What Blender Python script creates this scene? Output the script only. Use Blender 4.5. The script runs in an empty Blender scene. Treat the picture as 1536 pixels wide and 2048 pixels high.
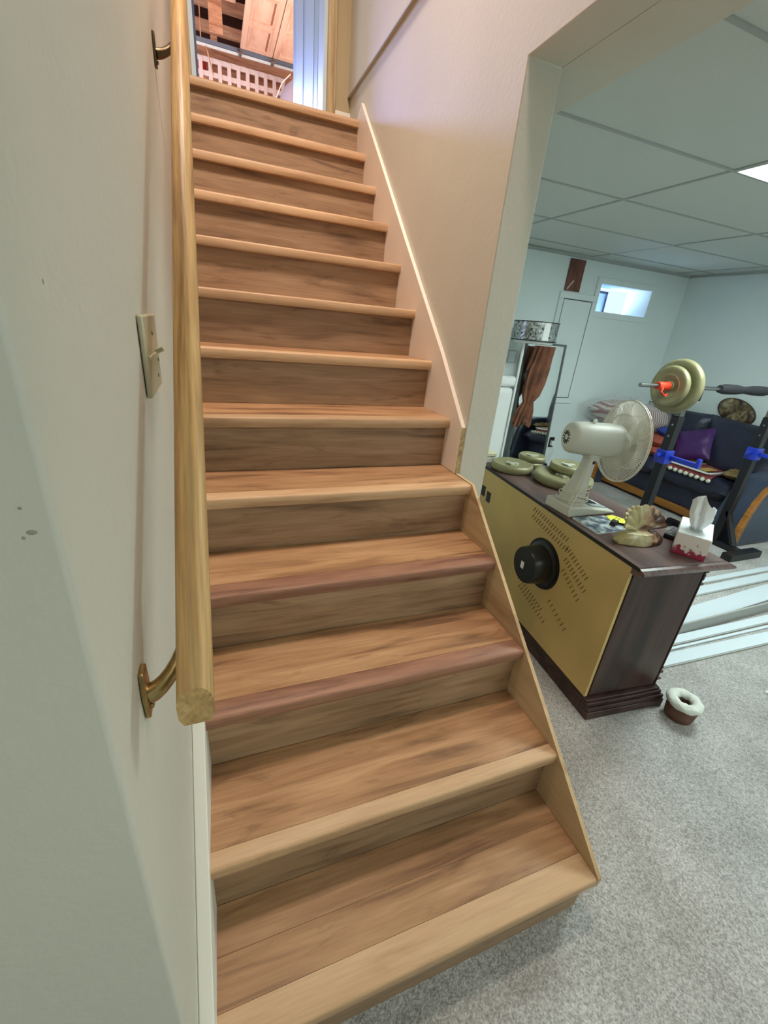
import bpy, bmesh, math, random
from mathutils import Vector, Matrix
random.seed(7)
sc = bpy.context.scene
COL = sc.collection
PI = math.pi

# ---------------------------------------------------------------- camera
cam = bpy.data.cameras.new('camera')
cam_o = bpy.data.objects.new('camera', cam); COL.objects.link(cam_o)
cam.sensor_fit = 'HORIZONTAL'; cam.sensor_width = 36.0; cam.lens = 19.87
cam.clip_start = 0.02; cam.clip_end = 200
cx, cy, cz = Vector((.934101, -.346514, .085927)), Vector((.066853, .406205, .911333)), Vector((-.350693, -.845533, .402602))
m = Matrix.Identity(4)
for i in range(3):
    m[i][0], m[i][1], m[i][2] = cx[i], cy[i], cz[i]
m[0][3], m[1][3], m[2][3] = -.88043, -.36661, 1.52651
cam_o.matrix_world = m
sc.camera = cam_o

# ---------------------------------------------------------------- world, exposure, lights
sc.view_settings.view_transform = 'Standard'
sc.view_settings.look = 'None'
sc.view_settings.gamma = 1.0
sc.view_settings.use_curve_mapping = False
sc.view_settings.exposure = 0.12
w = bpy.data.worlds.new('daylight'); sc.world = w; w.use_nodes = True
bg = w.node_tree.nodes['Background']
bg.inputs[0].default_value = (.62, .76, 1.0, 1); bg.inputs[1].default_value = 1.25

def area(name, loc, look, sx, sy, power, color, spread=None):
    l = bpy.data.lights.new(name, 'AREA'); l.shape = 'RECTANGLE'; l.size = sx; l.size_y = sy
    l.energy = power; l.color = color
    if spread: l.spread = spread
    o = bpy.data.objects.new(name, l); COL.objects.link(o)
    o.location = loc
    o.rotation_euler = (Vector(look) - Vector(loc)).to_track_quat('-Z', 'Y').to_euler()
    return o
COOL = (.86, 1.0, .97)
PANEL = 22.0                      # strength of the fluorescent troffers
# unseen fill lights added behind the viewer to lift the stairs, walls and carpet
area('hall_fill', (.9, -1.5, 2.24), (.9, -1.5, 0), 1.2, .6, 20, (.93, 1, .93))
area('hall_fill_side', (-1.5, -1.7, 2.24), (-1.3, -1.5, 0), 1.2, 1.0, 10, (.95, 1, .92))
area('rec_room_fill', (3.2, -1.4, 2.24), (3.2, -.6, 0), 1.2, .6, 24, COOL)  # unseen fill, added to brighten the rec room walls
# daylight falling in at the small window
area('window_daylight', (3.17, 4.0, 1.60), (3.0, 2.6, 2.45), .7, .3, 90, (.55, .72, 1))
# warm ceiling lamp over the upper flight
area('stair_lamp', (-.55, .75, 4.55), (-.45, 2.0, 1.6), .3, .3, 29, (1, .84, .74), 1.7)
# daylight in the garage, through its windows
area('garage_window_light', (-1.7, 7.7, 4.13), (0, 1.9, 2.38), 1.3, .34, 6.5, (.32, .42, 1), .5)
area('garage_daylight', (-3.4, 6.3, 3.4), (1.2, 7.2, 4.6), 2.6, 1.6, 60, (.75, .85, 1))
area('garage_floor_bounce', (.2, 6.0, 2.62), (.0, 7.0, 5), 3.5, 3.0, 190, (1, .90, .86))

# ---------------------------------------------------------------- helpers
WM = {}
def world(o): return WM.get(o.name, Matrix.Identity(4))
def root(name, loc, label, cat, rz=0, group=None, kind=None, M=None):
    o = bpy.data.objects.new(name, None); COL.objects.link(o)
    mm = M if M is not None else Matrix.Translation(loc) @ Matrix.Rotation(rz, 4, 'Z')
    o.matrix_world = mm; o.empty_display_size = .05
    WM[o.name] = mm.copy()
    if label: o['label'] = label
    if cat: o['category'] = cat
    if group: o['group'] = group
    if kind: o['kind'] = kind
    return o
def obj(name, bm, mat, parent=None, M=None, bevel=0, smooth=False, seg=2, label=None, recalc=True):
    """bm in world space (or in M's space); becomes one mesh object under parent"""
    if M is not None: bm.transform(M)
    if recalc: bmesh.ops.recalc_face_normals(bm, faces=bm.faces)
    if parent is not None:
        base = world(parent)
        bm.transform(base.inverted())
        if len(bm.verts):
            c = sum((v.co for v in bm.verts), Vector()) / len(bm.verts)
        else: c = Vector()
        bmesh.ops.translate(bm, vec=-c, verts=bm.verts)
        loc = c
    else:
        lo = Vector([min(v.co[i] for v in bm.verts) for i in range(3)]); hi = Vector([max(v.co[i] for v in bm.verts) for i in range(3)])
        loc = Vector(((lo.x+hi.x)/2, (lo.y+hi.y)/2, lo.z))
        bmesh.ops.translate(bm, vec=-loc, verts=bm.verts)
    me = bpy.data.meshes.new(name); bm.to_mesh(me); bm.free()
    if smooth:
        for p in me.polygons: p.use_smooth = True
    if isinstance(mat, (list, tuple)):
        for q in mat: me.materials.append(q)
    else: me.materials.append(mat)
    o = bpy.data.objects.new(name, me); COL.objects.link(o)
    o.location = loc
    if parent is not None:
        o.parent = parent
        WM[o.name] = base @ Matrix.Translation(loc)
    else: WM[o.name] = Matrix.Translation(loc)
    if bevel:
        b = o.modifiers.new('bevel', 'BEVEL'); b.width = bevel; b.segments = seg; b.limit_method = 'ANGLE'; b.angle_limit = .6
        if smooth or seg > 1:
            for p in me.polygons: p.use_smooth = True
            try:
                me.set_sharp_from_angle(angle=.7)
            except Exception: pass
    if smooth and not bevel:
        try: me.set_sharp_from_angle(angle=.9)
        except Exception: pass
    if label: o['label'] = label
    return o
def tag(o, label=None, cat=None, group=None, kind=None):
    if label: o['label'] = label
    if cat: o['category'] = cat
    if group: o['group'] = group
    if kind: o['kind'] = kind
    return o
def B(): return bmesh.new()
def box(bm, x0, x1, y0, y1, z0, z1, M=None, mi=0):
    vs = [bm.verts.new((x, y, z)) for z in (z0, z1) for x, y in ((x0, y0), (x1, y0), (x1, y1), (x0, y1))]
    fs = [(0, 3, 2, 1), (4, 5, 6, 7), (0, 1, 5, 4), (1, 2, 6, 5), (2, 3, 7, 6), (3, 0, 4, 7)]
    for f in fs:
        q = bm.faces.new([vs[i] for i in f]); q.material_index = mi
    if M is not None:
        for v in vs: v.co = M @ v.co
    return bm
def bx(*a, **k): return box(B(), *a, **k)
def prism(bm, pts, axis, a, b, M=None):
    """pts 2-D outline in the two other axes (in order), extruded along axis from a to b"""
    def mk(p, t):
        if axis == 0: return (t, p[0], p[1])
        if axis == 1: return (p[0], t, p[1])
        return (p[0], p[1], t)
    A = [bm.verts.new(mk(p, a)) for p in pts]; C = [bm.verts.new(mk(p, b)) for p in pts]
    n = len(pts)
    bm.faces.new(A); bm.faces.new(list(reversed(C)))
    for i in range(n):
        bm.faces.new((A[i], C[i], C[(i+1) % n], A[(i+1) % n]))
    if M is not None:
        for v in A + C: v.co = M @ v.co
    return bm
def tube(bm, pts, r, seg=8, cap=True):
    pts = [Vector(p) for p in pts]; rs = r if isinstance(r, (list, tuple)) else [r]*len(pts)
    rings = []
    prev = None
    for i, p in enumerate(pts):
        d = (pts[min(i+1, len(pts)-1)] - pts[max(i-1, 0)])
        if d.length < 1e-9: d = Vector((0, 0, 1))
        d.normalize()
        if prev is None:
            up = Vector((0, 0, 1)) if abs(d.z) < .9 else Vector((1, 0, 0))
            a = d.cross(up).normalized()
        else:
            a = prev - d*prev.dot(d)
            a = a.normalized() if a.length > 1e-6 else d.orthogonal().normalized()
        prev = a
        b = d.cross(a)
        rings.append([bm.verts.new(p + (a*math.cos(2*PI*k/seg) + b*math.sin(2*PI*k/seg))*rs[i]) for k in range(seg)])
    for i in range(len(rings)-1):
        for k in range(seg):
            bm.faces.new((rings[i][k], rings[i][(k+1) % seg], rings[i+1][(k+1) % seg], rings[i+1][k]))
    if cap and seg > 2:
        bm.faces.new(list(reversed(rings[0]))); bm.faces.new(rings[-1])
    return bm
def lathe(bm, prof, M=None, seg=32):
    """prof: (radius, height) list, around Z"""
    rings = []
    for r, z in prof:
        if r < 1e-6: rings.append([bm.verts.new((0, 0, z))])
        else: rings.append([bm.verts.new((r*math.cos(2*PI*k/seg), r*math.sin(2*PI*k/seg), z)) for k in range(seg)])
    for a, b in zip(rings, rings[1:]):
        for k in range(seg):
            k2 = (k+1) % seg
            if len(a) == 1 and len(b) == 1: continue
            if len(a) == 1: bm.faces.new((a[0], b[k2], b[k]))
            elif len(b) == 1: bm.faces.new((a[k], a[k2], b[0]))
            else: bm.faces.new((a[k], a[k2], b[k2], b[k]))
    if M is not None:
        for rg in rings:
            for v in rg: v.co = M @ v.co
    return bm
def cushion(bm, sx, sy, sz, M=None, n=12, e=3.0, wr=0.0, seed=0):
    """soft box: superellipsoid in the plane, puffed in z, with wrinkles"""
    rnd = random.Random(seed); ph = [rnd.uniform(0, 6.3) for _ in range(6)]
    grid = {}
    def P(u, v, s):
        x = u; y = v
        edge = max(0.0, (1-abs(u)**e)*(1-abs(v)**e))**.42
        k = 1 - .06*(1-abs(u*v))*0
        z = s*edge
        wv = wr*(math.sin(9*u+5*v+ph[0]) + math.sin(14*v-6*u+ph[1])*.7 + math.sin(21*(u+v)+ph[2])*.4)*edge
        px = x*(1-.07*(1-v*v)); py = y*(1-.07*(1-u*u))
        return Vector((px*sx/2, py*sy/2, z*sz/2 + wv))
    for s in (1, -1):
        for i in range(n+1):
            for j in range(n+1):
                u = -1+2*i/n; v = -1+2*j/n
                if s == -1 and (i in (0, n) or j in (0, n)): grid[(i, j, s)] = grid[(i, j, 1)]
                else: grid[(i, j, s)] = bm.verts.new(P(u, v, s))
        for i in range(n):
            for j in range(n):
                q = [grid[(i, j, s)], grid[(i+1, j, s)], grid[(i+1, j+1, s)], grid[(i, j+1, s)]]
                if s == -1: q.reverse()
                bm.faces.new(q)
    if M is not None:
        for v in set(grid.values()): v.co = M @ v.co
    return bm
def T(x, y, z): return Matrix.Translation((x, y, z))
def R(a, ax): return Matrix.Rotation(a, 4, ax)
def dup(o, loc=None, rz=None, label=None):
    r = o.copy(); COL.objects.link(r)
    if loc is not None: r.location = loc
    if rz is not None: r.rotation_euler = (0, 0, rz)
    if label: r['label'] = label
    for ch in list(o.children):
        c = ch.copy(); COL.objects.link(c); c.parent = r
        for g in list(ch.children):
            d = g.copy(); COL.objects.link(d); d.parent = c
    return r

# ---------------------------------------------------------------- materials
def srgb(r, g, b):
    f = lambda c: (c/255/12.92) if c/255 <= .04045 else ((c/255+.055)/1.055)**2.4
    return (f(r), f(g), f(b), 1)
def mat(name, color, rough=.6, metal=0, spec=.5, noise=None, bump=None, coat=0):
    """color srgb 0-255 tuple; noise=(scale, amount); bump=(scale, strength, distance)"""
    mt = bpy.data.materials.new(name); mt.use_nodes = True
    nt = mt.node_tree; b = nt.nodes['Principled BSDF']
    c = srgb(*color)
    b.inputs['Base Color'].default_value = c; b.inputs['Roughness'].default_value = rough
    b.inputs['Metallic'].default_value = metal; b.inputs['Specular IOR Level'].default_value = spec
    b.inputs['Coat Weight'].default_value = coat
    if noise or bump:
        tc = nt.nodes.new('ShaderNodeTexCoord')
    if noise:
        n = nt.nodes.new('ShaderNodeTexNoise'); n.inputs['Scale'].default_value = noise[0]; n.inputs['Detail'].default_value = 6
        nt.links.new(tc.outputs['Object'], n.inputs['Vector'])
        rp = nt.nodes.new('ShaderNodeValToRGB')
        a = noise[1]
        rp.color_ramp.elements[0].position = .3; rp.color_ramp.elements[1].position = .7
        rp.color_ramp.elements[0].color = (c[0]*(1-a), c[1]*(1-a), c[2]*(1-a), 1)
        rp.color_ramp.elements[1].color = (min(1, c[0]*(1+a)), min(1, c[1]*(1+a)), min(1, c[2]*(1+a)), 1)
        nt.links.new(n.outputs['Fac'], rp.inputs['Fac']); nt.links.new(rp.outputs['Color'], b.inputs['Base Color'])
    if bump:
        n2 = nt.nodes.new('ShaderNodeTexNoise'); n2.inputs['Scale'].default_value = bump[0]; n2.inputs['Detail'].default_value = 4
        nt.links.new(tc.outputs['Object'], n2.inputs['Vector'])
        bp = nt.nodes.new('ShaderNodeBump'); bp.inputs['Strength'].default_value = bump[1]; bp.inputs['Distance'].default_value = bump[2]
        nt.links.new(n2.outputs['Fac'], bp.inputs['Height']); nt.links.new(bp.outputs['Normal'], b.inputs['Normal'])
    return mt
def emit(name, color, strength):
    mt = bpy.data.materials.new(name); mt.use_nodes = True; nt = mt.node_tree
    b = nt.nodes['Principled BSDF']
    b.inputs['Emission Color'].default_value = (*color, 1); b.inputs['Emission Strength'].default_value = strength
    b.inputs['Base Color'].default_value = (.8, .8, .8, 1)
    return mt
def wood(name, light, mid, dark, axis=0, stretch=12, scale=3.0, rough=.45, knots=.5, fine=.35, bump=.15, hue=.0, rnd=True):
    """board with streaky grain along the axis; every object gets its own stretch of grain"""
    mt = bpy.data.materials.new(name); mt.use_nodes = True; nt = mt.node_tree; N = nt.nodes; L = nt.links
    b = N['Principled BSDF']; b.inputs['Roughness'].default_value = rough; b.inputs['Specular IOR Level'].default_value = .35
    tc = N.new('ShaderNodeTexCoord'); oi = N.new('ShaderNodeObjectInfo')
    mul = N.new('ShaderNodeMath'); mul.operation = 'MULTIPLY'; mul.inputs[1].default_value = 37.0 if rnd else 0
    L.new(oi.outputs['Random'], mul.inputs[0])
    add = N.new('ShaderNodeVectorMath'); add.operation = 'ADD'
    L.new(tc.outputs['Object'], add.inputs[0]); L.new(mul.outputs[0], add.inputs[1])
    mp = N.new('ShaderNodeMapping'); s = [stretch]*3; s[axis] = 1.0
    mp.inputs['Scale'].default_value = s
    L.new(add.outputs[0], mp.inputs['Vector'])
    n1 = N.new('ShaderNodeTexNoise'); n1.inputs['Scale'].default_value = scale; n1.inputs['Detail'].default_value = 5; n1.inputs['Distortion'].default_value = .6
    L.new(mp.outputs[0], n1.inputs['Vector'])
    rp = N.new('ShaderNodeValToRGB'); e = rp.color_ramp.elements
    e[0].position = .30; e[0].color = srgb(*dark); e[1].position = .68; e[1].color = srgb(*light)
    k = e.new(.46); k.color = srgb(*mid)
    L.new(n1.outputs['Fac'], rp.inputs['Fac'])
    mp2 = N.new('ShaderNodeMapping'); s2 = [stretch*6]*3; s2[axis] = 3.0
    mp2.inputs['Scale'].default_value = s2; L.new(add.outputs[0], mp2.inputs['Vector'])
    n2 = N.new('ShaderNodeTexNoise'); n2.inputs['Scale'].default_value = scale; n2.inputs['Detail'].default_value = 3
    L.new(mp2.outputs[0], n2.inputs['Vector'])
    mx = N.new('ShaderNodeMix'); mx.data_type = 'RGBA'; mx.blend_type = 'MULTIPLY'; mx.inputs['Factor'].default_value = fine
    r2 = N.new('ShaderNodeValToRGB'); r2.color_ramp.elements[0].position = .3; r2.color_ramp.elements[1].position = .62
    r2.color_ramp.elements[0].color = (.35, .3, .28, 1); r2.color_ramp.elements[1].color = (1, 1, 1, 1)
    L.new(n2.outputs['Fac'], r2.inputs['Fac'])
    L.new(rp.outputs['Color'], mx.inputs['A']); L.new(r2.outputs['Color'], mx.inputs['B'])
    # knots and dark veins
    mp3 = N.new('ShaderNodeMapping'); s3 = [stretch*.55]*3; s3[axis] = 1.6
    mp3.inputs['Scale'].default_value = s3; L.new(add.outputs[0], mp3.inputs['Vector'])
    n3 = N.new('ShaderNodeTexNoise'); n3.inputs['Scale'].default_value = 2.2; n3.inputs['Detail'].default_value = 7; n3.inputs['Roughness'].default_value = .62; n3.inputs['Distortion'].default_value = 1.2
    L.new(mp3.outputs[0], n3.inputs['Vector'])
    r3 = N.new('ShaderNodeValToRGB'); r3.color_ramp.elements[0].position = .26; r3.color_ramp.elements[1].position = .40
    r3.color_ramp.elements[0].color = (1-knots, 1-knots*1.1 if knots < .9 else 0, 1-knots*1.15 if knots < .85 else 0, 1); r3.color_ramp.elements[1].color = (1, 1, 1, 1)
    L.new(n3.outputs['Fac'], r3.inputs['Fac'])
    mx2 = N.new('ShaderNodeMix'); mx2.data_type = 'RGBA'; mx2.blend_type = 'MULTIPLY'; mx2.inputs['Factor'].default_value = 1
    L.new(mx.outputs['Result'], mx2.inputs['A']); L.new(r3.outputs['Color'], mx2.inputs['B'])
    hs = N.new('ShaderNodeHueSaturation')
    mr = N.new('ShaderNodeMapRange'); mr.inputs['To Min'].default_value = .86; mr.inputs['To Max'].default_value = 1.1
    L.new(oi.outputs['Random'], mr.inputs['Value']); L.new(mr.outputs[0], hs.inputs['Value'])
    L.new(mx2.outputs['Result'], hs.inputs['Color']); L.new(hs.outputs['Color'], b.inputs['Base Color'])
    bp = N.new('ShaderNodeBump'); bp.inputs['Strength'].default_value = bump; bp.inputs['Distance'].default_value = .002
    L.new(n2.outputs['Fac'], bp.inputs['Height']); L.new(bp.outputs['Normal'], b.inputs['Normal'])
    return mt

M_wall = mat('wall_paint', (210, 205, 191), .7, bump=(60, .25, .004), noise=(2.5, .03))
M_wall2 = mat('wall_paint_rec_room', (220, 231, 230), .75, bump=(70, .2, .003), noise=(2, .03))
M_skirt = mat('skirt_paint', (228, 226, 214), .55, bump=(40, .2, .003))
M_skirtw = mat('primed_board', (236, 220, 204), .6, bump=(120, .1, .001))
M_white = mat('white_trim_paint', (232, 236, 232), .45)
M_ceil = mat('ceiling_tile_white', (206, 212, 206), .85, noise=(220, .05), bump=(260, .25, .002))
M_grid = mat('ceiling_grid_metal', (168, 174, 170), .5)
M_tread = wood('laminate_oak_tread', (194, 152, 112), (174, 131, 93), (128, 93, 67), stretch=9, scale=2.6, knots=.42, fine=.28)
M_riser = wood('laminate_oak_riser', (174, 143, 112), (157, 126, 97), (120, 93, 71), stretch=9, scale=2.4, knots=.45, fine=.28)
M_nose_tan = wood('laminate_nosing_tan', (206, 170, 132), (198, 160, 122), (176, 138, 102), stretch=9, knots=.15, fine=.15)
M_nose_red = wood('laminate_nosing_reddish', (160, 116, 92), (144, 102, 80), (112, 76, 60), stretch=9, knots=.25, fine=.3)
M_stringer = wood('raw_ply_stringer', (214, 184, 142), (202, 170, 128), (172, 136, 98), axis=1, stretch=6, scale=2, knots=.2, fine=.2, rough=.6)
M_plyedge = wood('ply_edge', (206, 186, 140), (186, 160, 112), (140, 112, 74), axis=1, stretch=20, knots=.2, rough=.7)
M_rail = wood('hemlock_handrail', (220, 184, 126), (198, 158, 102), (156, 116, 70), axis=1, stretch=14, scale=2.2, knots=.1, fine=.45, rough=.42, bump=.3, rnd=False)
M_brass = mat('aged_brass', (172, 146, 98), .34, 1, noise=(60, .25))
M_bronze = mat('dark_bronze', (92, 78, 58), .4, .9)
M_plate = mat('ivory_plastic', (190, 182, 152), .35)
M_screw = mat('screw_slot', (70, 60, 50), .4)
M_casing = wood('pine_casing', (204, 182, 142), (190, 166, 124), (160, 134, 96), axis=2, stretch=14, knots=.1, fine=.3)
M_dark = mat('near_black', (26, 25, 27), .5)
M_black = mat('black_metal', (24, 24, 27), .35, .2)
M_rubber = mat('black_foam_rubber', (36, 36, 40), .8, bump=(200, .3, .002))

# carpet
M_carpet = bpy.data.materials.new('grey_carpet'); M_carpet.use_nodes = True
nt = M_carpet.node_tree; b = nt.nodes['Principled BSDF']; b.inputs['Roughness'].default_value = .95; b.inputs['Specular IOR Level'].default_value = .1
tc = nt.nodes.new('ShaderNodeTexCoord')
n1 = nt.nodes.new('ShaderNodeTexNoise'); n1.inputs['Scale'].default_value = 190; n1.inputs['Detail'].default_value = 3
n2 = nt.nodes.new('ShaderNodeTexNoise'); n2.inputs['Scale'].default_value = 5; n2.inputs['Detail'].default_value = 5
n3 = nt.nodes.new('ShaderNodeTexNoise'); n3.inputs['Scale'].default_value = 60; n3.inputs['Detail'].default_value = 3
for n in (n1, n2, n3): nt.links.new(tc.outputs['Object'], n.inputs['Vector'])
r1 = nt.nodes.new('ShaderNodeValToRGB'); r1.color_ramp.elements[0].position = .32; r1.color_ramp.elements[1].position = .68
r1.color_ramp.elements[0].color = srgb(160, 157, 154); r1.color_ramp.elements[1].color = srgb(218, 217, 214)
nt.links.new(n1.outputs['Fac'], r1.inputs['Fac'])
r2 = nt.nodes.new('ShaderNodeValToRGB'); r2.color_ramp.elements[0].position = .3; r2.color_ramp.elements[1].position = .7
r2.color_ramp.elements[0].color = (.74, .73, .71, 1); r2.color_ramp.elements[1].color = (1, 1, 1, 1)
nt.links.new(n2.outputs['Fac'], r2.inputs['Fac'])
r4 = nt.nodes.new('ShaderNodeValToRGB'); r4.color_ramp.elements[0].position = .3; r4.color_ramp.elements[1].position = .6
r4.color_ramp.elements[0].color = (.8, .79, .78, 1); r4.color_ramp.elements[1].color = (1, 1, 1, 1)
nt.links.new(n3.outputs['Fac'], r4.inputs['Fac'])
mx = nt.nodes.new('ShaderNodeMix'); mx.data_type = 'RGBA'; mx.blend_type = 'MULTIPLY'; mx.inputs['Factor'].default_value = 1
mxb = nt.nodes.new('ShaderNodeMix'); mxb.data_type = 'RGBA'; mxb.blend_type = 'MULTIPLY'; mxb.inputs['Factor'].default_value = 1
nt.links.new(r1.outputs['Color'], mx.inputs['A']); nt.links.new(r2.outputs['Color'], mx.inputs['B'])
nt.links.new(mx.outputs['Result'], mxb.inputs['A']); nt.links.new(r4.outputs['Color'], mxb.inputs['B'])
nt.links.new(mxb.outputs['Result'], b.inputs['Base Color'])
bp = nt.nodes.new('ShaderNodeBump'); bp.inputs['Strength'].default_value = .9; bp.inputs['Distance'].default_value = .006
nt.links.new(n1.outputs['Fac'], bp.inputs['Height']); nt.links.new(bp.outputs['Normal'], b.inputs['Normal'])

# ---------------------------------------------------------------- dimensions
G, H = .22893, .2                 # run and rise
SL = H/G
def WX(y): return -.994 + .012*y  # face of the wall on the left of the stairs
ZC = 2.30                         # dropped ceiling
BY, RX = 3.43, 4.03               # far wall, right wall of the rec room
DY = 2.97                         # wall with the garage door
LZ = 2.6                          # landing level

# ---------------------------------------------------------------- the room
tag(obj('floor', bx(-3.2, RX, -2.7, BY, -.05, 0), M_carpet), 'grey cut pile carpet of the basement floor', kind='structure')
# wall on the left: L-shaped, returns at the foot of the stairs
bm = B(); prism(bm, [(WX(-.03), -.03), (WX(DY+.1), DY+.1), (-3.2, DY+.1), (-3.2, -.03)], 2, 0, 5.0)
wl = tag(obj('wall_left', bm, M_wall, bevel=.004), 'off white wall beside the stairs, with an outside corner at their foot', kind='structure')
# bare mark on the wall
for (yy, zz, s) in ((-.03, 0, 0),):
    pass
NICKS = [(WX(.05)+.0001, .05, 1.534, R(PI/2, 'Y'), .0022, .0012), (-1.010, -.0301, 1.370, R(PI/2, 'X'), .0035, .0020), (-1.0155, -.0301, 1.366, R(PI/2, 'X'), .0014, .0014), (-1.013, -.0301, 1.389, R(PI/2, 'X'), .0013, .0013)]
M_nick = mat('plaster_nick_grey', (160, 156, 140), .9)
for (x, y, z, ax, a, b_) in NICKS:
    bm = B(); lathe(bm, [(0, 0), (1, 0), (.6, .0004), (0, .0005)], T(x, y, z) @ ax @ Matrix.Diagonal((a, b_, 1, 1)), 9)
    obj('plaster_nick', bm, M_nick, wl)
# wall on the right of the upper flight, with the end face
bm = B(); prism(bm, [(-2.7, 2.264), (1.045, 2.264), (1.045, 0), (DY+.1, 0), (DY+.1, 5), (-2.7, 5)], 0, .018, .14)
tag(obj('wall_right', bm, M_wall, bevel=.003), 'off white wall right of the upper flight with the opening to the rec room', kind='structure')
tag(obj('ceiling_bulkhead', bx(.14, .315, -2.7, BY, 2.264, 2.6), M_wall), 'dropped soffit beside the opening', kind='structure')
# drywall above the ledge, standing slightly proud
tag(obj('wall_upper', bx(.003, .018, .2, DY, 2.79, 5.0), M_wall), 'upper drywall standing proud above the ledge line', kind='structure')
# hall ceiling and stairwell
tag(obj('ceiling_hall', bx(-3.2, .018, -2.7, .2, 2.32, 2.6), M_ceil), 'plain ceiling over the hall at the foot of the stairs', kind='structure')
tag(obj('wall_shaft', bx(WX(0), .018, .12, .2, 2.6, 5.0), M_wall), 'wall closing the stairwell above the hall ceiling', kind='structure')
tag(obj('ceiling_stairwell', bx(-1.1, .14, .12, DY+.1, 4.9, 5.0), M_ceil), 'ceiling high above the upper flight', kind='structure')
tag(obj('wall_front', bx(-3.2, RX, -2.78, -2.7, 0, 2.6), M_wall2), 'wall behind the viewer', kind='structure')
tag(obj('wall_hall', bx(-3.28, -3.2, -2.7, 0, 0, 2.6), M_wall2), 'far wall of the hall', kind='structure')
tag(obj('wall_rec_right', bx(RX, RX+.08, -2.7, BY, 0, 2.6), M_wall2), 'right wall of the rec room behind the sofa', kind='structure')

# landing and the wall with the doorway to the garage
D0, D1, DT = -.888, -.135, LZ+2.03
bm = B()
box(bm, WX(DY), D0, DY, DY+.13, LZ-.3, 5.0); box(bm, D1, .02, DY, DY+.13, LZ-.3, 5.0); box(bm, D0, D1, DY, DY+.13, DT, 5.0); box(bm, D0, D1, DY, DY+.13, LZ-.3, LZ-.01)
tag(obj('wall_door', bm, mat('landing_wall_paint', (176, 158, 122), .7, bump=(60, .2, .003))), 'landing wall around the garage doorway', kind='structure')
tag(obj('threshold', bx(D0+.001, D1-.001, DY, DY+.14, LZ-.009, LZ+.002), M_casing), 'wooden threshold of the garage doorway', kind='structure')
d1 = root('door_1', (D1, DY, LZ), 'doorway to the garage with white jambs and pine casing', None, kind='structure')
M_jamb = mat('white_jamb', (196, 214, 222), .4)
bm = B(); box(bm, D1-.022, D1, DY-.005, DY+.14, LZ, DT); obj('jamb', bm, M_jamb, d1)
bm = B(); box(bm, D0, D0+.022, DY-.005, DY+.14, LZ, DT); obj('jamb', bm, M_jamb, d1)
bm = B(); box(bm, D0+.022, D0+.034, DY+.04, DY+.055, LZ, DT-.02); obj('weatherstrip', bm, mat('weatherstrip_blue_grey', (70, 84, 120), .6), d1)
bm = B(); box(bm, D0, D1, DY-.005, DY+.14, DT-.02, DT); obj('jamb', bm, M_jamb, d1)
bm = B(); box(bm, D1, D1+.055, DY-.022, DY-.001, LZ, DT+.05); obj('casing', bm, M_casing, d1, bevel=.004)
bm = B(); box(bm, D0-.055, D0, DY-.022, DY-.001, LZ, DT+.05); obj('casing', bm, M_casing, d1, bevel=.004)
bm = B(); box(bm, D0-.055, D1+.055, DY-.022, DY-.001, DT+.05, DT+.1); obj('casing', bm, M_casing, d1, bevel=.004)
# the door leaf, swung into the garage against the right jamb
ML = T(D1-.024, DY+.15, LZ+.01) @ R(math.radians(94), 'Z')
leaf = obj('door_leaf', bx(0, .64, -.04, 0, 0, 2.0), mat('door_leaf_paint', (176, 204, 214), .35, noise=(9, .05), bump=(16, .3, .004)), d1, M=ML, bevel=.003)
for (z0, z1) in ((.15, .85), (1.0, 1.85)):
    bm = B(); 
    for (x0, x1) in ((.09, .29), (.35, .55)):
        box(bm, x0, x1, 0, .003, z0, z1)
    obj('door_panel', bm, M_jamb, leaf, M=ML, bevel=.004)
bm = B(); lathe(bm, [(0, 0), (.02, 0), (.024, .012), (.02, .03), (.028, .045), (.024, .06), (0, .062)], ML @ T(.585, 0, .95) @ R(-PI/2, 'X'), 20); obj('door_knob', bm, M_brass, leaf, smooth=True)
tag(obj('baseboard_landing', bx(D1+.055, .018, DY-.014, DY-.001, LZ, LZ+.11), M_skirt, bevel=.003), 'painted baseboard on the landing', kind='structure')
tag(obj('ledge_shade_strip', bx(.0, .003, .2, DY, 2.782, 2.79), M_grid), 'thin grey strip standing in for the shaded underside of the upper drywall', kind='structure')  # shade under the proud drywall, put in as a grey strip

# far wall of the rec room with a hole for the window
wx0, wx1, wz0, wz1 = 2.822, 3.528, 1.842, 2.094
bm = B()
box(bm, .14, wx0, BY, BY+.3, 0, 2.6); box(bm, wx1, RX+.08, BY, BY+.3, 0, 2.6); box(bm, wx0, wx1, BY, BY+.3, 0, wz0); box(bm, wx0, wx1, BY, BY+.3, wz1, 2.6)
tag(obj('wall_rear', bm, M_wall2), 'far wall of the rec room with the small high window', kind='structure')
M_reveal = mat('window_reveal_paint', (222, 228, 238), .5)
w1 = root('window_1', (wx0, BY, wz0), 'small basement window in a deep recess', None, kind='structure')
bm = B(); box(bm, wx0-.055, wx1+.055, BY-.016, BY, wz0-.055, wz0); obj('sill', bm, M_wall2, w1, bevel=.003)
bm = B(); box(bm, wx0-.055, wx0, BY-.016, BY, wz0, wz1+.055); box(bm, wx0, wx1+.055, BY-.016, BY, wz1, wz1+.055); box(bm, wx1, wx1+.055, BY-.016, BY, wz0, wz1); obj('window_casing', bm, M_wall2, w1, bevel=.003)
M_wframe = mat('window_frame_dark', (70, 86, 104), .4)
yf = BY+.27
bm = B()
box(bm, wx0+.02, wx1+.12, yf, yf+.03, wz1+.0, wz1+.03)
obj('window_frame', bm, M_wframe, w1)
bm = B(); t_ = .022
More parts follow.
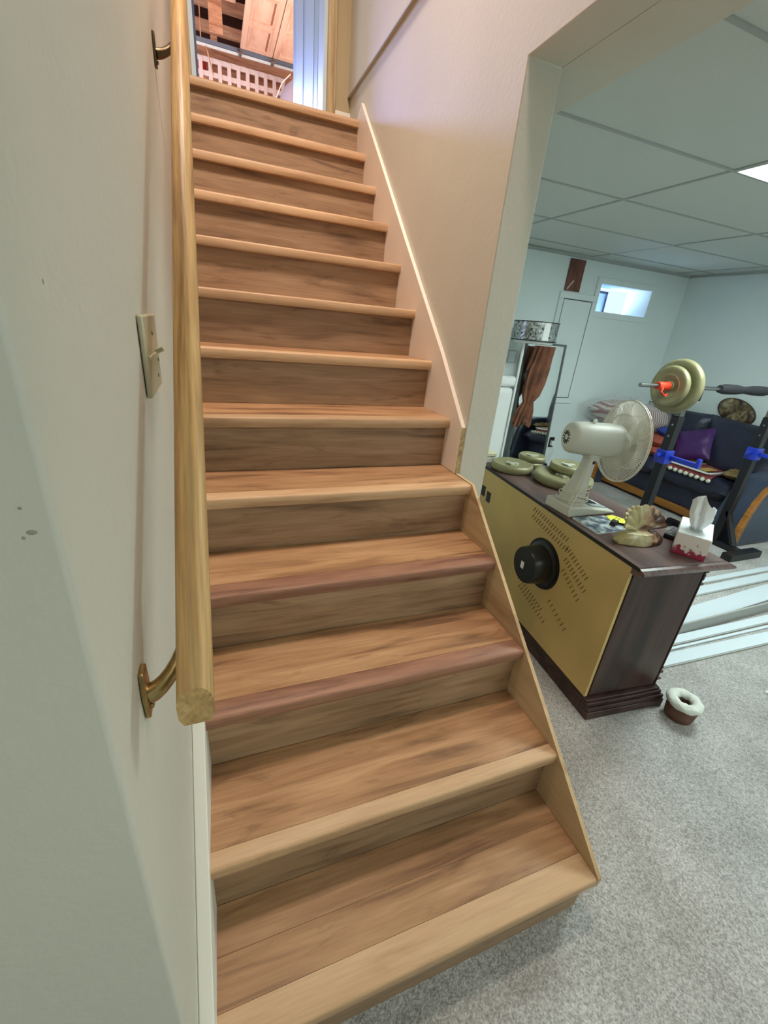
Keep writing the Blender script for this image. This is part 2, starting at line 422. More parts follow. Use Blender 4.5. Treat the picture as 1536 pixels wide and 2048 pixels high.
box(bm, wx0, wx0+.40, yf, yf+.03, wz1-.05, wz1-.05+t_); box(bm, wx0+.38, wx0+.40, yf, yf+.03, wz0-.02, wz1-.05); box(bm, wx0, wx0+.38, yf, yf+.03, wz0-.02, wz0+.0); box(bm, wx0, wx0+.02, yf, yf+.03, wz0, wz1-.05)
obj('sash', bm, M_wframe, w1)
M_glass = bpy.data.materials.new('frosted_pane'); M_glass.use_nodes = True
g = M_glass.node_tree.nodes['Principled BSDF']; g.inputs['Base Color'].default_value = (.45, .66, .9, 1); g.inputs['Roughness'].default_value = .4; g.inputs['Transmission Weight'].default_value = 1
obj('pane', bx(wx0+.02, wx0+.38, yf+.01, yf+.016, wz0, wz1-.05), M_glass, w1)
M_clearg = bpy.data.materials.new('clear_pane'); M_clearg.use_nodes = True
g = M_clearg.node_tree.nodes['Principled BSDF']; g.inputs['Base Color'].default_value = (.95, .97, 1, 1); g.inputs['Roughness'].default_value = .05; g.inputs['Transmission Weight'].default_value = 1; g.inputs['IOR'].default_value = 1.02
obj('pane', bx(wx0+.402, wx1+.1, yf+.01, yf+.016, wz0, wz1), M_clearg, w1)

# framed access panel, brown board, outlets on the far wall
ap = root('access_panel', (2.57, BY, .9), 'large flush white access panel with thin frame below the brown board', 'access panel')
def frame_box(bm, x0, x1, z0, z1, t, y0, y1):
    box(bm, x0, x1, y0, y1, z1-t, z1); box(bm, x0, x1, y0, y1, z0, z0+t); box(bm, x0, x0+t, y0, y1, z0+t, z1-t); box(bm, x1-t, x1, y0, y1, z0+t, z1-t)
bm = B(); frame_box(bm, 2.335, 2.815, .905, 1.976, .055, BY-.018, BY-.001); obj('panel_frame', bm, M_wall2, ap, bevel=.003)
obj('panel_gap', bx(2.392, 2.758, BY-.006, BY-.001, .961, 1.92), M_dark, ap)
obj('panel_door', bx(2.399, 2.751, BY-.016, BY-.007, .968, 1.913), M_wall2, ap, bevel=.003)
bb = root('wood_board', (2.47, BY, 1.99), 'brown board over a wall opening above the access panel', 'board')
obj('board', bx(2.375, 2.56, BY-.012, BY-.001, 1.988, 2.262), wood('brown_board', (128, 84, 70), (106, 66, 56), (74, 44, 38), axis=2, stretch=5), bb)
obj('tape_strip', bx(-.05, .05, -.001, .0, -.008, .008), mat('tape_scrap', (190, 170, 150), .7), bb, M=T(2.43, BY-.013, 2.04) @ R(-.9, 'Y'))
def outlet(x, z, label, box_m, plug=True, group=None):
    t = root('wall_outlet', (x, BY, z), label, 'outlet', group=group)
    obj('cover_plate', bx(x-.036, x+.036, BY-.007, BY-.001, z-.057, z+.057), box_m, t, bevel=.002)
    if plug:
        bm = B(); box(bm, x-.022, x+.022, BY-.045, BY-.007, z-.035, z+.02); obj('plug', bm, M_white, t, bevel=.006)
        bm = B(); tube(bm, [(x, BY-.04, z-.03), (x+.01, BY-.06, z-.09), (x+.0, BY-.05, z-.2), (x-.06, BY-.04, z-.33)], .005, 6); obj('cable', bm, M_white, t, smooth=True)
    return t
outlet(2.69, .46, 'black outlet with a white plug low on the far wall', M_dark)
outlet(3.13, .715, 'white outlet with plug on the far wall above the fan motor', M_white)
# baseboard
tag(obj('baseboard_rear', bx(1.8, RX, BY-.014, BY, 0, .09), M_wall2, bevel=.003), 'painted baseboard of the far wall', kind='structure')

# ---------------------------------------------------------------- dropped ceiling
cl = root('ceiling', (2.1, .4, ZC), 'dropped ceiling of white tiles in a metal grid', None, kind='structure')
gx = [.315, 1.385, 2.61, 3.83, RX]; gy = [-2.7] + [1.344+.61*k for k in range(-6, 4)] + [BY]
tile_me = {}
lights_cells = {(1, gy.index(min(gy, key=lambda v: abs(v-.734))))}
for i in range(4):
    for j in range(len(gy)-1):
        if (i, j) in lights_cells: continue
        x0, x1, y0, y1 = gx[i]+.009, gx[i+1]-.009, gy[j]+.009, gy[j+1]-.009
        key = (round(x1-x0, 3), round(y1-y0, 3))
        o = None
        if key in tile_me:
            o = bpy.data.objects.new('ceiling_tile', tile_me[key]); COL.objects.link(o); o.parent = cl
            o.location = Vector(((x0+x1)/2, (y0+y1)/2, ZC+.009)) - Vector((2.1, .4, ZC))
        else:
            o = obj('ceiling_tile', bx(x0, x1, y0, y1, ZC+.004, ZC+.014), M_ceil, cl); tile_me[key] = o.data
        if i == 1 and j == 9: o.rotation_euler = (.004, .006, 0)
for x in gx[1:4]: obj('ceiling_bar', bx(x-.009, x+.009, -2.7, BY, ZC-.001, ZC+.006), M_grid, cl)
for y in gy[1:-1]: obj('ceiling_bar', bx(.315, RX, y-.009, y+.009, ZC-.0005, ZC+.006), M_grid, cl)
tag(obj('trim_2', box(bx(.315, RX, BY-.022, BY, ZC-.025, ZC), RX-.022, RX, -2.7, BY, ZC-.025, ZC), M_grid), 'wall angle around the dropped ceiling', kind='structure')
# troffers
def troffer(x0, x1, y0, y1, label):
    t = root('ceiling_light', ((x0+x1)/2, (y0+y1)/2, ZC), label, 'ceiling light')
    bm = B()
    for a in ((x0, x1, y0, y0+.005), (x0, x1, y1-.005, y1), (x0, x0+.005, y0+.005, y1-.005), (x1-.005, x1, y0+.005, y1-.005)): box(bm, *a, ZC-.004, ZC+.03)
    obj('light_frame', bm, M_white, t)
    obj('diffuser', bx(x0+.005, x1-.005, y0+.005, y1-.005, ZC-.001, ZC+.02), emit('fluorescent_diffuser', COOL, PANEL), t)
    return t
troffer(1.394, 2.601, .743, 1.335, 'fluorescent panel light set in the dropped ceiling')

# ---------------------------------------------------------------- staircase
st = root('staircase', (-.48, 0, 0), 'wood laminate staircase rising to the garage door', 'staircase')
def NL(y): return -.966 + .012*y     # inner face of the left skirt
tips = [k*G for k in range(12)] + [2.69]
nose_th, ov = .036, .0287
nd = {1: .069, 2: .040, 3: .055, 4: .064}
nose_mats = {1: M_nose_tan, 2: M_nose_tan, 3: M_nose_red, 4: M_nose_red}
for i in range(1, 14):
    y0 = tips[i-1]; z = i*H
    yb = (tips[i] + ov) if i < 13 else DY-.001
    n_d = nd.get(i, .05)
    # riser under this tread
    obj('riser', bx(NL(y0), -.001, y0+ov, y0+ov+.014, z-H+(.0 if i == 1 else .001), z-.013), M_riser, st)
    if i == 1:
        obj('tread', bx(NL(y0), -.001, y0+.160, yb-.0005, z-.012, z), M_tread, st)
        obj('tread', bx(NL(y0), -.001, y0+n_d+.0008, y0+.1592, z-.012, z), M_tread, st)
    else:
        obj('tread', bx(NL(y0), -.001, y0+n_d+.0008, yb-.0005, z-.012, z), M_tread, st)
    r = .007
    pr = [(y0+n_d, z), (y0+r, z), (y0+.002, z-.003), (y0, z-r), (y0, z-nose_th+.006), (y0+.003, z-nose_th), (y0+ov-.001, z-nose_th), (y0+ov-.001, z-.012), (y0+n_d, z-.012)]
    bm = B(); prism(bm, pr, 0, NL(y0), -.0005); obj('nosing', bm, nose_mats.get(i, M_nose_tan), st, smooth=True)
obj('core', prism(B(), [(.045, 0)] + sum([[(k*G+.045, (k+1)*H-.014), ((k+1)*G+.042 if k < 11 else 2.73, (k+1)*H-.014)] for k in range(12)], []) + [(2.73, 2.57), (DY-.001, 2.57), (DY-.001, 0)], 0, -.93, -.02), M_stringer, st)
# lower right skirt, cut to the nosing line
pts = [(.03, .0), (.03, .164), (0, .166), (-.001, .2), (.0, .203)] + [(k*G, (k+1)*H+.003) for k in range(1, 5)] + [(1.044, 1.004), (1.044, 0)]
bm = B(); prism(bm, pts, 0, 0, .012); obj('skirt_board', bm, M_stringer, st, label='thin raw plywood skirt closing the open side')
# upper right skirt
pts = [(1.052, 1.0), (1.052, 1.19)] + [(y, .2+SL*y+h) for y, h in ((1.3, .103), (1.82, .116), (2.2, .13), (2.5, .137), (2.66, .142))] + [(2.72, 2.62), (2.72, 2.3), (1.5, 1.0)]
bm = B(); prism(bm, pts, 0, .0, .0175); obj('skirt_board', bm, [M_skirtw], st, label='primed skirt board along the upper flight', bevel=.0015, seg=1)
bm = B(); box(bm, .001, .0172, 1.0495, 1.052, 1.0, 1.188); obj('skirt_end', bm, M_plyedge, st)
# left skirt, painted
pts = [(-.022, 0), (-.022, .2+SL*-.022+.03), (2.66, .2+SL*2.66+.04), (2.72, 2.62), (2.72, 2.3), (.3, 0)]
bm = B()
A = [bm.verts.new((NL(p[0]), p[0], p[1])) for p in pts]; Cc = [bm.verts.new((WX(p[0])+.0005, p[0], p[1])) for p in pts]
bm.faces.new(A); bm.faces.new(list(reversed(Cc)))
for i in range(len(pts)): bm.faces.new((A[i], Cc[i], Cc[(i+1) % len(pts)], A[(i+1) % len(pts)]))
obj('skirt_board', bm, M_skirt, st, label='white painted skirt board on the wall side', bevel=.002, seg=1)

# ---------------------------------------------------------------- handrail
RH = .85
def rail_c(y): return Vector((-.9293+.0155*y, y, .2+SL*y+RH))
hr = root('handrail', None, 'round topped natural wood handrail on the left wall', 'handrail', M=T(*rail_c(.047)) @ R(math.atan(SL), 'X'))
prof = [(-.015, -.0225), (.015, -.0225), (.0205, -.014)] + [(.0212*math.cos(a), .0215*math.sin(a)) for a in [PI*k/12 for k in range(0, 13)]] + [(-.0205, -.014)]
bm = B(); vs = []
for y in (.047, 2.62):
    c = rail_c(y); vs.append([bm.verts.new((c.x+a, y, c.z+b_*1.32)) for a, b_ in prof])
bm.faces.new(vs[0]); bm.faces.new(list(reversed(vs[1])))
n = len(prof)
for i in range(n): bm.faces.new((vs[0][i], vs[1][i], vs[1][(i+1) % n], vs[0][(i+1) % n]))
obj('rail', bm, M_rail, hr, smooth=True)
def bracket(y, mt):
    c = rail_c(y+.065); bz = c.z - .0225*1.32
    wx = WX(y); z0 = bz-.085
    bm = B(); prism(bm, [(y-.011, z0-.038), (y+.011, z0-.038), (y+.015, z0), (y+.011, z0+.034), (y-.011, z0+.034), (y-.015, z0)], 0, wx+.0005, wx+.007)
    br = obj('bracket', bm, mt, hr, bevel=.0015)
    p0 = Vector((wx+.006, y, z0-.008)); p3 = Vector((c.x, y+.065, bz-.003))
    p1 = Vector((wx+.03, y+.004, z0-.004)); p2 = Vector((c.x-.012, y+.03, z0+.028))
    P = [p0*(1-t)**3 + p1*3*t*(1-t)**2 + p2*3*t*t*(1-t) + p3*t**3 for t in [k/10 for k in range(11)]]
    bm = B(); tube(bm, P, [.013, .0125, .0115, .0105, .010, .0095, .0092, .009, .009, .0095, .010], 8); obj('bracket_arm', bm, mt, br, smooth=True)
    bm = B(); box(bm, c.x-.012, c.x+.012, y+.035, y+.095, bz-.0035, bz-.0005, T(0, y+.065, bz) @ R(math.atan(SL), 'X') @ T(0, -y-.065, -bz)); obj('bracket_saddle', bm, mt, br)
    for s in (-1,):
        bm = B(); lathe(bm, [(0, .004), (.004, .003), (.0045, 0)], T(wx+.007, y, z0-.027) @ R(PI/2, 'Y'), 10); obj('screw', bm, mt, br)
bracket(.10, M_brass); bracket(1.33, M_bronze)

# ---------------------------------------------------------------- light switch
sx = WX(.5)
sw = root('light_switch', (sx, .52, 1.44), 'ivory switch plate on the left wall behind the handrail', 'light switch')
pl = obj('cover_plate', bx(sx+.0005, sx+.009, .436, .60, 1.382, 1.508), M_plate, sw, bevel=.003)
obj('cover_ridge', bx(sx+.009, sx+.012, .447, .60, 1.440, 1.447), M_plate, sw, bevel=.001)
for (yy, up) in ((.545, 1),):
    bm = B(); box(bm, 0, .016, -.005, .005, -.004, .004, T(sx+.009, yy, 1.446) @ R(-.45*up, 'Y')); obj('toggle', bm, M_plate, sw, bevel=.0015)
for (yy, zz) in ((.53, 1.478), (.55, 1.405), (.575, 1.43)):
    bm = B(); lathe(bm, [(0, .0015), (.003, .001), (.0034, 0)], T(sx+.009, yy, zz) @ R(PI/2, 'Y'), 10); obj('screw', bm, M_screw, sw)

# ---------------------------------------------------------------- console cabinet
TH = .085
CM = T(.555, .575, 0) @ R(-TH, 'Z')
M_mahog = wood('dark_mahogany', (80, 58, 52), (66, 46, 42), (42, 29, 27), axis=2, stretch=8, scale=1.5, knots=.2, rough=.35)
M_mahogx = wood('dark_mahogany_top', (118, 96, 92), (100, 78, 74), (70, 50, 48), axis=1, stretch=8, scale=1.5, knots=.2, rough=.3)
M_gold = mat('tan_hardboard', (202, 174, 112), .6, noise=(3, .12), bump=(150, .15, .001))
cab = root('console_cabinet', None, 'dark mahogany console cabinet with its tan back turned to the stairs', 'cabinet', M=CM.copy())
CL = 1.30
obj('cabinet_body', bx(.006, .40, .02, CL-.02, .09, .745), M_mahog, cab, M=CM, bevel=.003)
obj('side_panel', bx(.02, .39, .008, .02, .10, .745), M_mahog, cab, M=CM, bevel=.003)
bk = obj('back_panel', bx(-.0085, .006, .004, 1.20, .105, .768), M_gold, cab, M=CM)
bm = B()
for (ua, za, ub, zb, nn) in ((.63, .735, .36, .70, 15), (.63, .695, .345, .655, 15), (.345, .665, .19, .60, 10), (.335, .61, .18, .54, 10), (.33, .555, .20, .48, 8), (.62, .33, .40, .28, 12), (.60, .29, .36, .235, 12), (.36, .36, .22, .30, 7)):
    for k in range(nn):
        t = k/(nn-1); u0 = ua+(ub-ua)*t; z0 = za+(zb-za)*t
        box(bm, -.0012, 0, -.0013, .0013, -.014, .014, T(-.0088, u0, z0) @ R(.5, 'X'))
vs_ = obj('vent_slots', bm, mat('slot_shadow_brown', (72, 54, 26), .8), bk, M=CM); vs_['kind'] = 'stuff'
hz, hu = .505, .475
bm = B(); lathe(bm, [(.116, 0), (.116, .006), (.104, .010), (.098, .014), (.096, .05), (.092, .098), (.088, .104), (.04, .105), (0, .105)], CM @ T(-.0095, hu, hz) @ R(-PI/2, 'Y'), 40)
th = obj('tube_housing', bm, mat('black_glossy_plastic', (20, 20, 22), .32), cab, smooth=True)
obj('sticker', bx(-.001, 0, -.012, .012, -.018, .018), M_white, th, M=CM @ T(-.1155, hu+.01, hz-.005))
bm = B(); lathe(bm, [(.13, 0), (.13, .002), (.112, .002)], CM @ T(-.0090, hu, hz) @ R(-PI/2, 'Y'), 40); obj('housing_ring', bm, M_dark, cab, smooth=True)
for (u0, z0) in ((1.125, .60), (1.055, .585)):
    jp = obj('jack_plate', bx(-.012, -.0085, u0, u0+.045, z0, z0+.065), M_dark, bk, M=CM, bevel=.002)
obj('back_stile', bx(-.0075, .007, 1.20, CL-.02, .105, .768), M_mahog, cab, M=CM)
# top slab with moulded edge
def ogee(o):   # outline offsets (out, z)
    return [(-.02+o, .745), (-.012+o, .752), (-.012+o, .757), (.0+o, .762), (.0+o, .768), (-.006+o, .777), (-.018+o, .782), (-.022+o, .785)]
bm = B()
rings = []
for (o_, z_) in [(.028, .745), (.034, .750), (.036, .757), (.052, .760), (.056, .766), (.052, .772), (.040, .778), (.028, .781), (.024, .785)]:
    rings.append([bm.verts.new(CM @ Vector(p)) for p in ((-.008, -o_, z_), (.40+o_, -o_, z_), (.40+o_, CL, z_), (-.008, CL, z_))])
bm.faces.new(rings[0]); bm.faces.new(list(reversed(rings[-1])))
for a_, b_ in zip(rings, rings[1:]):
    for k in range(4): bm.faces.new((a_[k], a_[(k+1) % 4], b_[(k+1) % 4], b_[k]))
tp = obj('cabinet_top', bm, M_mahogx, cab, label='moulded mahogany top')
obj('top_edge_gap', bx(-.0095, -.008, -.03, CL, .769, .783), M_dark, cab, M=CM)
# plinth
for (o_, z0, z1) in ((.035, 0, .04), (.03, .04, .062), (.02, .062, .082), (.012, .082, .095)):
    obj('plinth', bx(.0 if z0 else -.0, .40+o_, -o_, CL, z0, z1), M_mahog, cab, M=CM, bevel=.004)
for (z0, z1, dz) in ((.67, .70, .012), (.645, .655, .02), (.705, .715, .022), (.16, .175, .02), (.12, .13, .026), (.19, .2, .012)):
    obj('pilaster_bead', bx(.40, .40+dz, .008, .05, z0, z1), M_mahog, cab, M=CM, bevel=.003)
obj('pilaster', bx(.40, .408, .01, .048, .095, .745), M_mahog, cab, M=CM, bevel=.002)

# ---------------------------------------------------------------- weight plates
M_gold_pl = mat('gold_vinyl', (142, 138, 102), .42, .15, noise=(40, .08), bump=(120, .15, .001))
M_silver = mat('raised_silver_lettering', (220, 222, 205), .35, .5)
def plate_bm(r, t, hub=True):
    bm = B()
    p = [(.015, t*.12), (.03, t*.12), (.034, t*.35), (r*.42, t*.30), (r*.55, t*.12), (r*.80, t*.10), (r*.90, t*.0), (r*.97, t*.12), (r, t*.35), (r, t*.65), (r*.97, t*.88), (r*.90, t), (r*.80, t*.9), (r*.55, t*.88), (r*.42, t*.72), (.034, t*.7), (.03, t*.9), (.015, t*.9), (.015, t*.12)]
    lathe(bm, p, None, 40)
    return bm
def weight_plate(M, r, t, label, group, cat='weight plate'):
    rt = root('weight_plate', None, label, cat, M=M, group=group)
    obj('disc', plate_bm(r, t), M_gold_pl, rt, M=M, smooth=True)
    bm = B()
    tri = []
    for k in range(3):
        a = k*2*PI/3
        for rr_, da in ((.016, -1.04), (.042, -.24), (.042, .24)): tri.append((rr_*math.cos(a+da), rr_*math.sin(a+da)))
    prism(bm, tri, 2, t*.72, t*.93, M)
    obj('emblem', bm, M_silver, rt)
    return rt
gpl = 'weight plates lying on the cabinet'
weight_plate(T(.775, 1.665, .7855), .125, .045, 'gold weight plate lying alone at the far left end of the cabinet', gpl)
weight_plate(T(.945, 1.415, .7855), .165, .052, 'largest gold plate, flat behind the fan stand, under another', gpl)
weight_plate(T(1.02, 1.47, .8380), .105, .040, 'mid size gold plate lying on the largest plate', gpl)
weight_plate(T(.955, 1.72, .7855), .075, .034, 'small gold plate at the bottom of the far pair', gpl)
weight_plate(T(.975, 1.735, .8200), .085, .034, 'small gold plate topping the far pair', gpl)

# ---------------------------------------------------------------- fan
FB = Vector((.735, 1.075, .7855))
M_fan = mat('aged_white_plastic', (196, 196, 184), .4, bump=(90, .05, .001))
fan = root('desk_fan', tuple(FB), 'old white desk fan with its wire cage turned to the room', 'fan')
bm = B(); prism(bm, [(.60, .7855), (.60, .835), (.655, .835), (.70, .83), (.88, .80), (.892, .7855)], 1, .985, 1.15)
obj('fan_base', bm, M_fan, fan, bevel=.008, seg=3)
sl_m = mat('fan_keypad', (150, 158, 160), .4)
kp = obj('control_panel', bx(0, .11, -.055, .055, 0, .002), sl_m, fan, M=T(.755, 1.07, .8225) @ R(.166, 'Y'))
for k in range(4):
    obj('fan_button', bx(.012+.022*k, .024+.022*k, -.02, .03, .002, .006), M_dark if k < 3 else M_white, kp, M=T(.755, 1.07, .8225) @ R(.166, 'Y'))
bm = B()
nk = [(.668, .06, .10, .83), (.682, .05, .085, .88), (.70, .04, .062, .95), (.712, .036, .05, 1.0), (.722, .034, .046, 1.055)]
rg = []
for (x, dx, dy, z) in nk:
    rg.append([bm.verts.new((x+dx*a, 1.07+dy*b_, z)) for a, b_ in ((-.7, -.35), (-.35, -.6), (.5, -.6), (.9, -.3), (.9, .3), (.5, .6), (-.35, .6), (-.7, .35))])
bm.faces.new(rg[0]); bm.faces.new(list(reversed(rg[-1])))
for a_, b_ in zip(rg, rg[1:]):
    for k in range(8): bm.faces.new((a_[k], a_[(k+1) % 8], b_[(k+1) % 8], b_[k]))
nk_o = obj('fan_neck', bm, M_fan, fan, bevel=.004)
bm = B(); lathe(bm, [(0, 0), (.008, 0), (.008, .004), (0, .004)], T(.722, 1.042, 1.03) @ R(PI/2, 'X'), 14); obj('pivot_screw', bm, M_dark, nk_o)
obj('yoke', bx(.69, .76, 1.04, 1.10, 1.05, 1.072), M_fan, fan, bevel=.006)
MA = T(.722, 1.07, 1.133) @ R(-.27, 'Z') @ R(PI/2+.02, 'Y')        # fan axis, local +z -> +x
bm = B(); lathe(bm, [(0, -.140), (.035, -.140), (.055, -.136), (.066, -.126), (.071, -.11), (.074, -.05), (.076, .06), (.074, .095), (.06, .10), (0, .10)], MA @ Matrix.Diagonal((1, 1, 1, 1)), 32)
mo = obj('motor_housing', bm, M_fan, fan, smooth=True)
bm = B()
for k in range(12):
    a = 2*PI*k/12
    box(bm, .014, .030, -.0022, .0022, -.1425, -.1395, MA @ R(a, 'Z'))
obj('motor_vents', bm, M_dark, mo)
bm = B(); lathe(bm, [(0, .0), (.008, 0), (.009, .014), (.006, .018), (0, .018)], T(.69, 1.07, 1.205), 12); obj('oscillation_knob', bm, M_white, mo, smooth=True)
M_wire = mat('cage_wire', (214, 208, 192), .35)
def cage(side, nw):
    bm = B()
    for k in range(nw):
        a = 2*PI*k/nw; pts = []
        for q in range(8):
            t = q/7
            if side < 0: r = .062+(.184-.062)*t; x = .092+.036*math.sin(t*PI/2)**1.2; tw = .35*(1-t)
            else: r = .045+(.184-.045)*t; x = .186-.050*t**2.6; tw = .5*(1-t)
            pts.append(MA @ Vector((r*math.cos(a+tw), r*math.sin(a+tw), x)))
        tube(bm, pts, .0011, 3, False)
    rr = [(.184, .131)] + ([(.125, .117)] if side < 0 else [(.12, .174)])
    for (r, x) in rr:
        tube(bm, [MA @ Vector((r*math.cos(2*PI*k/48), r*math.sin(2*PI*k/48), x + (.004*side if r > .15 else 0))) for k in range(49)], .0028 if r > .15 else .0018, 6, False)
    return bm
cb = obj('cage_back', cage(-1, 110), M_wire, fan); cb['kind'] = 'stuff'
cf = obj('cage_front', cage(1, 110), M_wire, fan); cf['kind'] = 'stuff'
bm = B(); lathe(bm, [(0, .193), (.03, .193), (.046, .189), (.046, .184), (0, .184)], MA, 24); obj('cage_badge', bm, M_fan, fan, smooth=True)
bm = B(); lathe(bm, [(.06, .100), (.07, .100), (.07, .108), (.06, .108)], MA, 24); obj('cage_collar', bm, M_fan, fan, smooth=True)
bm = B()
M_blade = bpy.data.materials.new('smoky_blade'); M_blade.use_nodes = True
g = M_blade.node_tree.nodes['Principled BSDF']; g.inputs['Base Color'].default_value = (.62, .62, .55, 1); g.inputs['Roughness'].default_value = .3; g.inputs['Alpha'].default_value = .55
for k in range(3):
    bm = B(); rows = []
    for q in range(8):
        t = q/7; r = .035+.14*t; wdt = .5+.55*math.sin(t*PI*.62)
        rows.append([MA @ Vector((r*math.cos(k*2*PI/3+s*wdt+.3*t), r*math.sin(k*2*PI/3+s*wdt+.3*t), .138+.016*s)) for s in [-.6+.2*j for j in range(7)]])
    V = [[bm.verts.new(p) for p in rw] for rw in rows]
    for a_ in range(7):
        for b_ in range(6): bm.faces.new((V[a_][b_], V[a_][b_+1], V[a_+1][b_+1], V[a_+1][b_]))
    bmesh.ops.solidify(bm, geom=bm.faces[:], thickness=.0015)
    obj('fan_blade', bm, M_blade, fan, smooth=True)
bm = B(); lathe(bm, [(0, .12), (.036, .12), (.036, .155), (.028, .164), (0, .166)], MA, 24); obj('blade_hub', bm, M_fan, fan, smooth=True)
# cord wound around the neck
pts = []
for q in range(0, 26*5):
    t = q/(26*5); a = t*2*PI*5
    rr = .062-.018*t + .004*math.sin(a*3.1)
    pts.append((.683+.02*t+rr*1.0*math.cos(a), 1.07+rr*1.25*math.sin(a), .842+.065*t+.006*math.sin(a*1.7)))
pts += [(.66, 1.02, .9), (.61, .99, .86), (.592, .985, .82), (.60, .98, .792)]
bm = B(); tube(bm, pts, .003, 6); obj('fan_cord', bm, M_wire, fan, smooth=True)

# ---------------------------------------------------------------- things on the cabinet
# flat magazine / tablet box
mg = root('magazine', (.69, .885, .7855), 'blue and white printed magazine lying beside the fan base', 'magazine', rz=-.06)
MM = world(mg)
M_mag = bpy.data.materials.new('magazine_print'); M_mag.use_nodes = True; nt = M_mag.node_tree
tc = nt.nodes.new('ShaderNodeTexCoord'); vn = nt.nodes.new('ShaderNodeTexNoise'); vn.inputs['Scale'].default_value = 22; vn.inputs['Detail'].default_value = 4
rp = nt.nodes.new('ShaderNodeValToRGB'); rp.color_ramp.elements[0].position = .42; rp.color_ramp.elements[0].color = srgb(74, 78, 104); rp.color_ramp.elements[1].position = .58; rp.color_ramp.elements[1].color = srgb(205, 212, 214)
e = rp.color_ramp.elements.new(.5); e.color = srgb(128, 150, 150)
nt.links.new(tc.outputs['Object'], vn.inputs['Vector']); nt.links.new(vn.outputs['Fac'], rp.inputs['Fac']); nt.links.new(rp.outputs['Color'], nt.nodes['Principled BSDF'].inputs['Base Color']); nt.nodes['Principled BSDF'].inputs['Roughness'].default_value = .3
obj('pages', bx(-.08, .10, -.075, .085, .0, .006), M_white, mg, M=MM)
obj('cover', bx(-.079, .10, -.074, .085, .006, .0068), M_mag, mg, M=MM)
tk = obj('paper_slip', prism(B(), [(.775, .90), (.80, .955), (.84, .96), (.865, .91), (.862, .86), (.84, .85)], 2, .7930, .7942), mat('yellow_paper', (226, 222, 70), .7)); tag(tk, 'yellow paper slip behind the blue magazine', 'paper')
cp = root('binder_clip', (.755, .868, .7925), 'small black clip lying on the blue magazine', 'clip', rz=.3)
obj('clip_body', prism(B(), [(-.022, 0), (.022, 0), (.018, .016), (.006, .024), (-.006, .024), (-.018, .016)], 1, -.012, .012), M_dark, cp, M=world(cp), bevel=.002)
bm = B(); tube(bm, [(.006, -.008, .024), (.022, -.008, .028), (.022, .008, .028), (.006, .008, .024)], .0012, 5); obj('clip_wire', bm, M_black, cp, M=world(cp))

# onyx shell
sh = root('stone_shell', (.735, .725, .7855), 'carved cream and brown onyx scallop shell on a rough base', 'ornament', rz=-.15)
SM = world(sh)
M_onyx = bpy.data.materials.new('banded_onyx'); M_onyx.use_nodes = True; nt = M_onyx.node_tree; b = nt.nodes['Principled BSDF']
tc = nt.nodes.new('ShaderNodeTexCoord'); n = nt.nodes.new('ShaderNodeTexNoise'); n.inputs['Scale'].default_value = 9; n.inputs['Detail'].default_value = 5; n.inputs['Distortion'].default_value = 1.5
sp = nt.nodes.new('ShaderNodeSeparateXYZ'); ad = nt.nodes.new('ShaderNodeMath'); ad.operation = 'MULTIPLY_ADD'; ad.inputs[1].default_value = 3.4
nt.links.new(tc.outputs['Object'], n.inputs['Vector']); nt.links.new(tc.outputs['Object'], sp.inputs[0]); nt.links.new(sp.outputs['X'], ad.inputs[0]); nt.links.new(n.outputs['Fac'], ad.inputs[2])
rp = nt.nodes.new('ShaderNodeValToRGB'); el = rp.color_ramp.elements
el[0].position = .30; el[0].color = srgb(168, 156, 106); el[1].position = .72; el[1].color = srgb(84, 56, 42)
k = el.new(.46); k.color = srgb(196, 190, 152); k = el.new(.58); k.color = srgb(180, 150, 118)
nt.links.new(ad.outputs[0], rp.inputs['Fac']); nt.links.new(rp.outputs['Color'], b.inputs['Base Color']); b.inputs['Roughness'].default_value = .25
b.inputs['Subsurface Weight'].default_value = .15
def shell_bm(lift, tilt, w_, h_, flip=1):
    bm = B(); rows = []
    nA, nR = 44, 10
    for i in range(nA+1):
        a = math.radians(8 + 164*i/nA); row = []
        for j in range(nR+1):
            t = j/nR
            rib = 1+.075*t*abs(math.sin(a*9))
            r = t*rib
            x = math.cos(a)*r*w_; y = math.sin(a)*r*h_
            z = .035*math.sin(min(1, t)*PI*.55) + .006*t*abs(math.sin(a*9))
            row.append(bm.verts.new((x, y, z*flip)))
        rows.append(row)
    for i in range(nA):
        for j in range(nR): bm.faces.new((rows[i][j], rows[i+1][j], rows[i+1][j+1], rows[i][j+1]))
    bmesh.ops.remove_doubles(bm, verts=bm.verts, dist=.0004)
    bmesh.ops.solidify(bm, geom=bm.faces[:], thickness=.008)
    return bm
obj('upper_valve', shell_bm(0, 0, .098, .105), M_onyx, sh, M=SM @ T(.0, .035, .045) @ R(math.radians(-58), 'X') @ R(PI, 'Z') @ R(PI, 'Y') @ T(0, -.0, 0) if False else SM @ T(.012, .03, .035) @ R(math.radians(68), 'X'), smooth=True)
obj('lower_valve', shell_bm(0, 0, .085, .075), M_onyx, sh, M=SM @ T(.012, .035, .05) @ R(math.radians(38), 'X'), smooth=True)
bm = B(); rg = []
rnd = random.Random(3)
for (z, s) in ((0, 1.0), (.012, 1.04), (.03, .92), (.048, .7)):
    rg.append([bm.verts.new((math.cos(2*PI*k/18)*.105*s*(1+rnd.uniform(-.06, .06))*(1 if abs(math.cos(2*PI*k/18)) < .8 else 1.08), math.sin(2*PI*k/18)*.05*s*(1+rnd.uniform(-.1, .1)), z+rnd.uniform(-.002, .002)*(z > 0))) for k in range(18)])
bm.faces.new(rg[0]); bm.faces.new(list(reversed(rg[-1])))
for a_, b_ in zip(rg, rg[1:]):
    for k in range(18): bm.faces.new((a_[k], a_[(k+1) % 18], b_[(k+1) % 18], b_[k]))
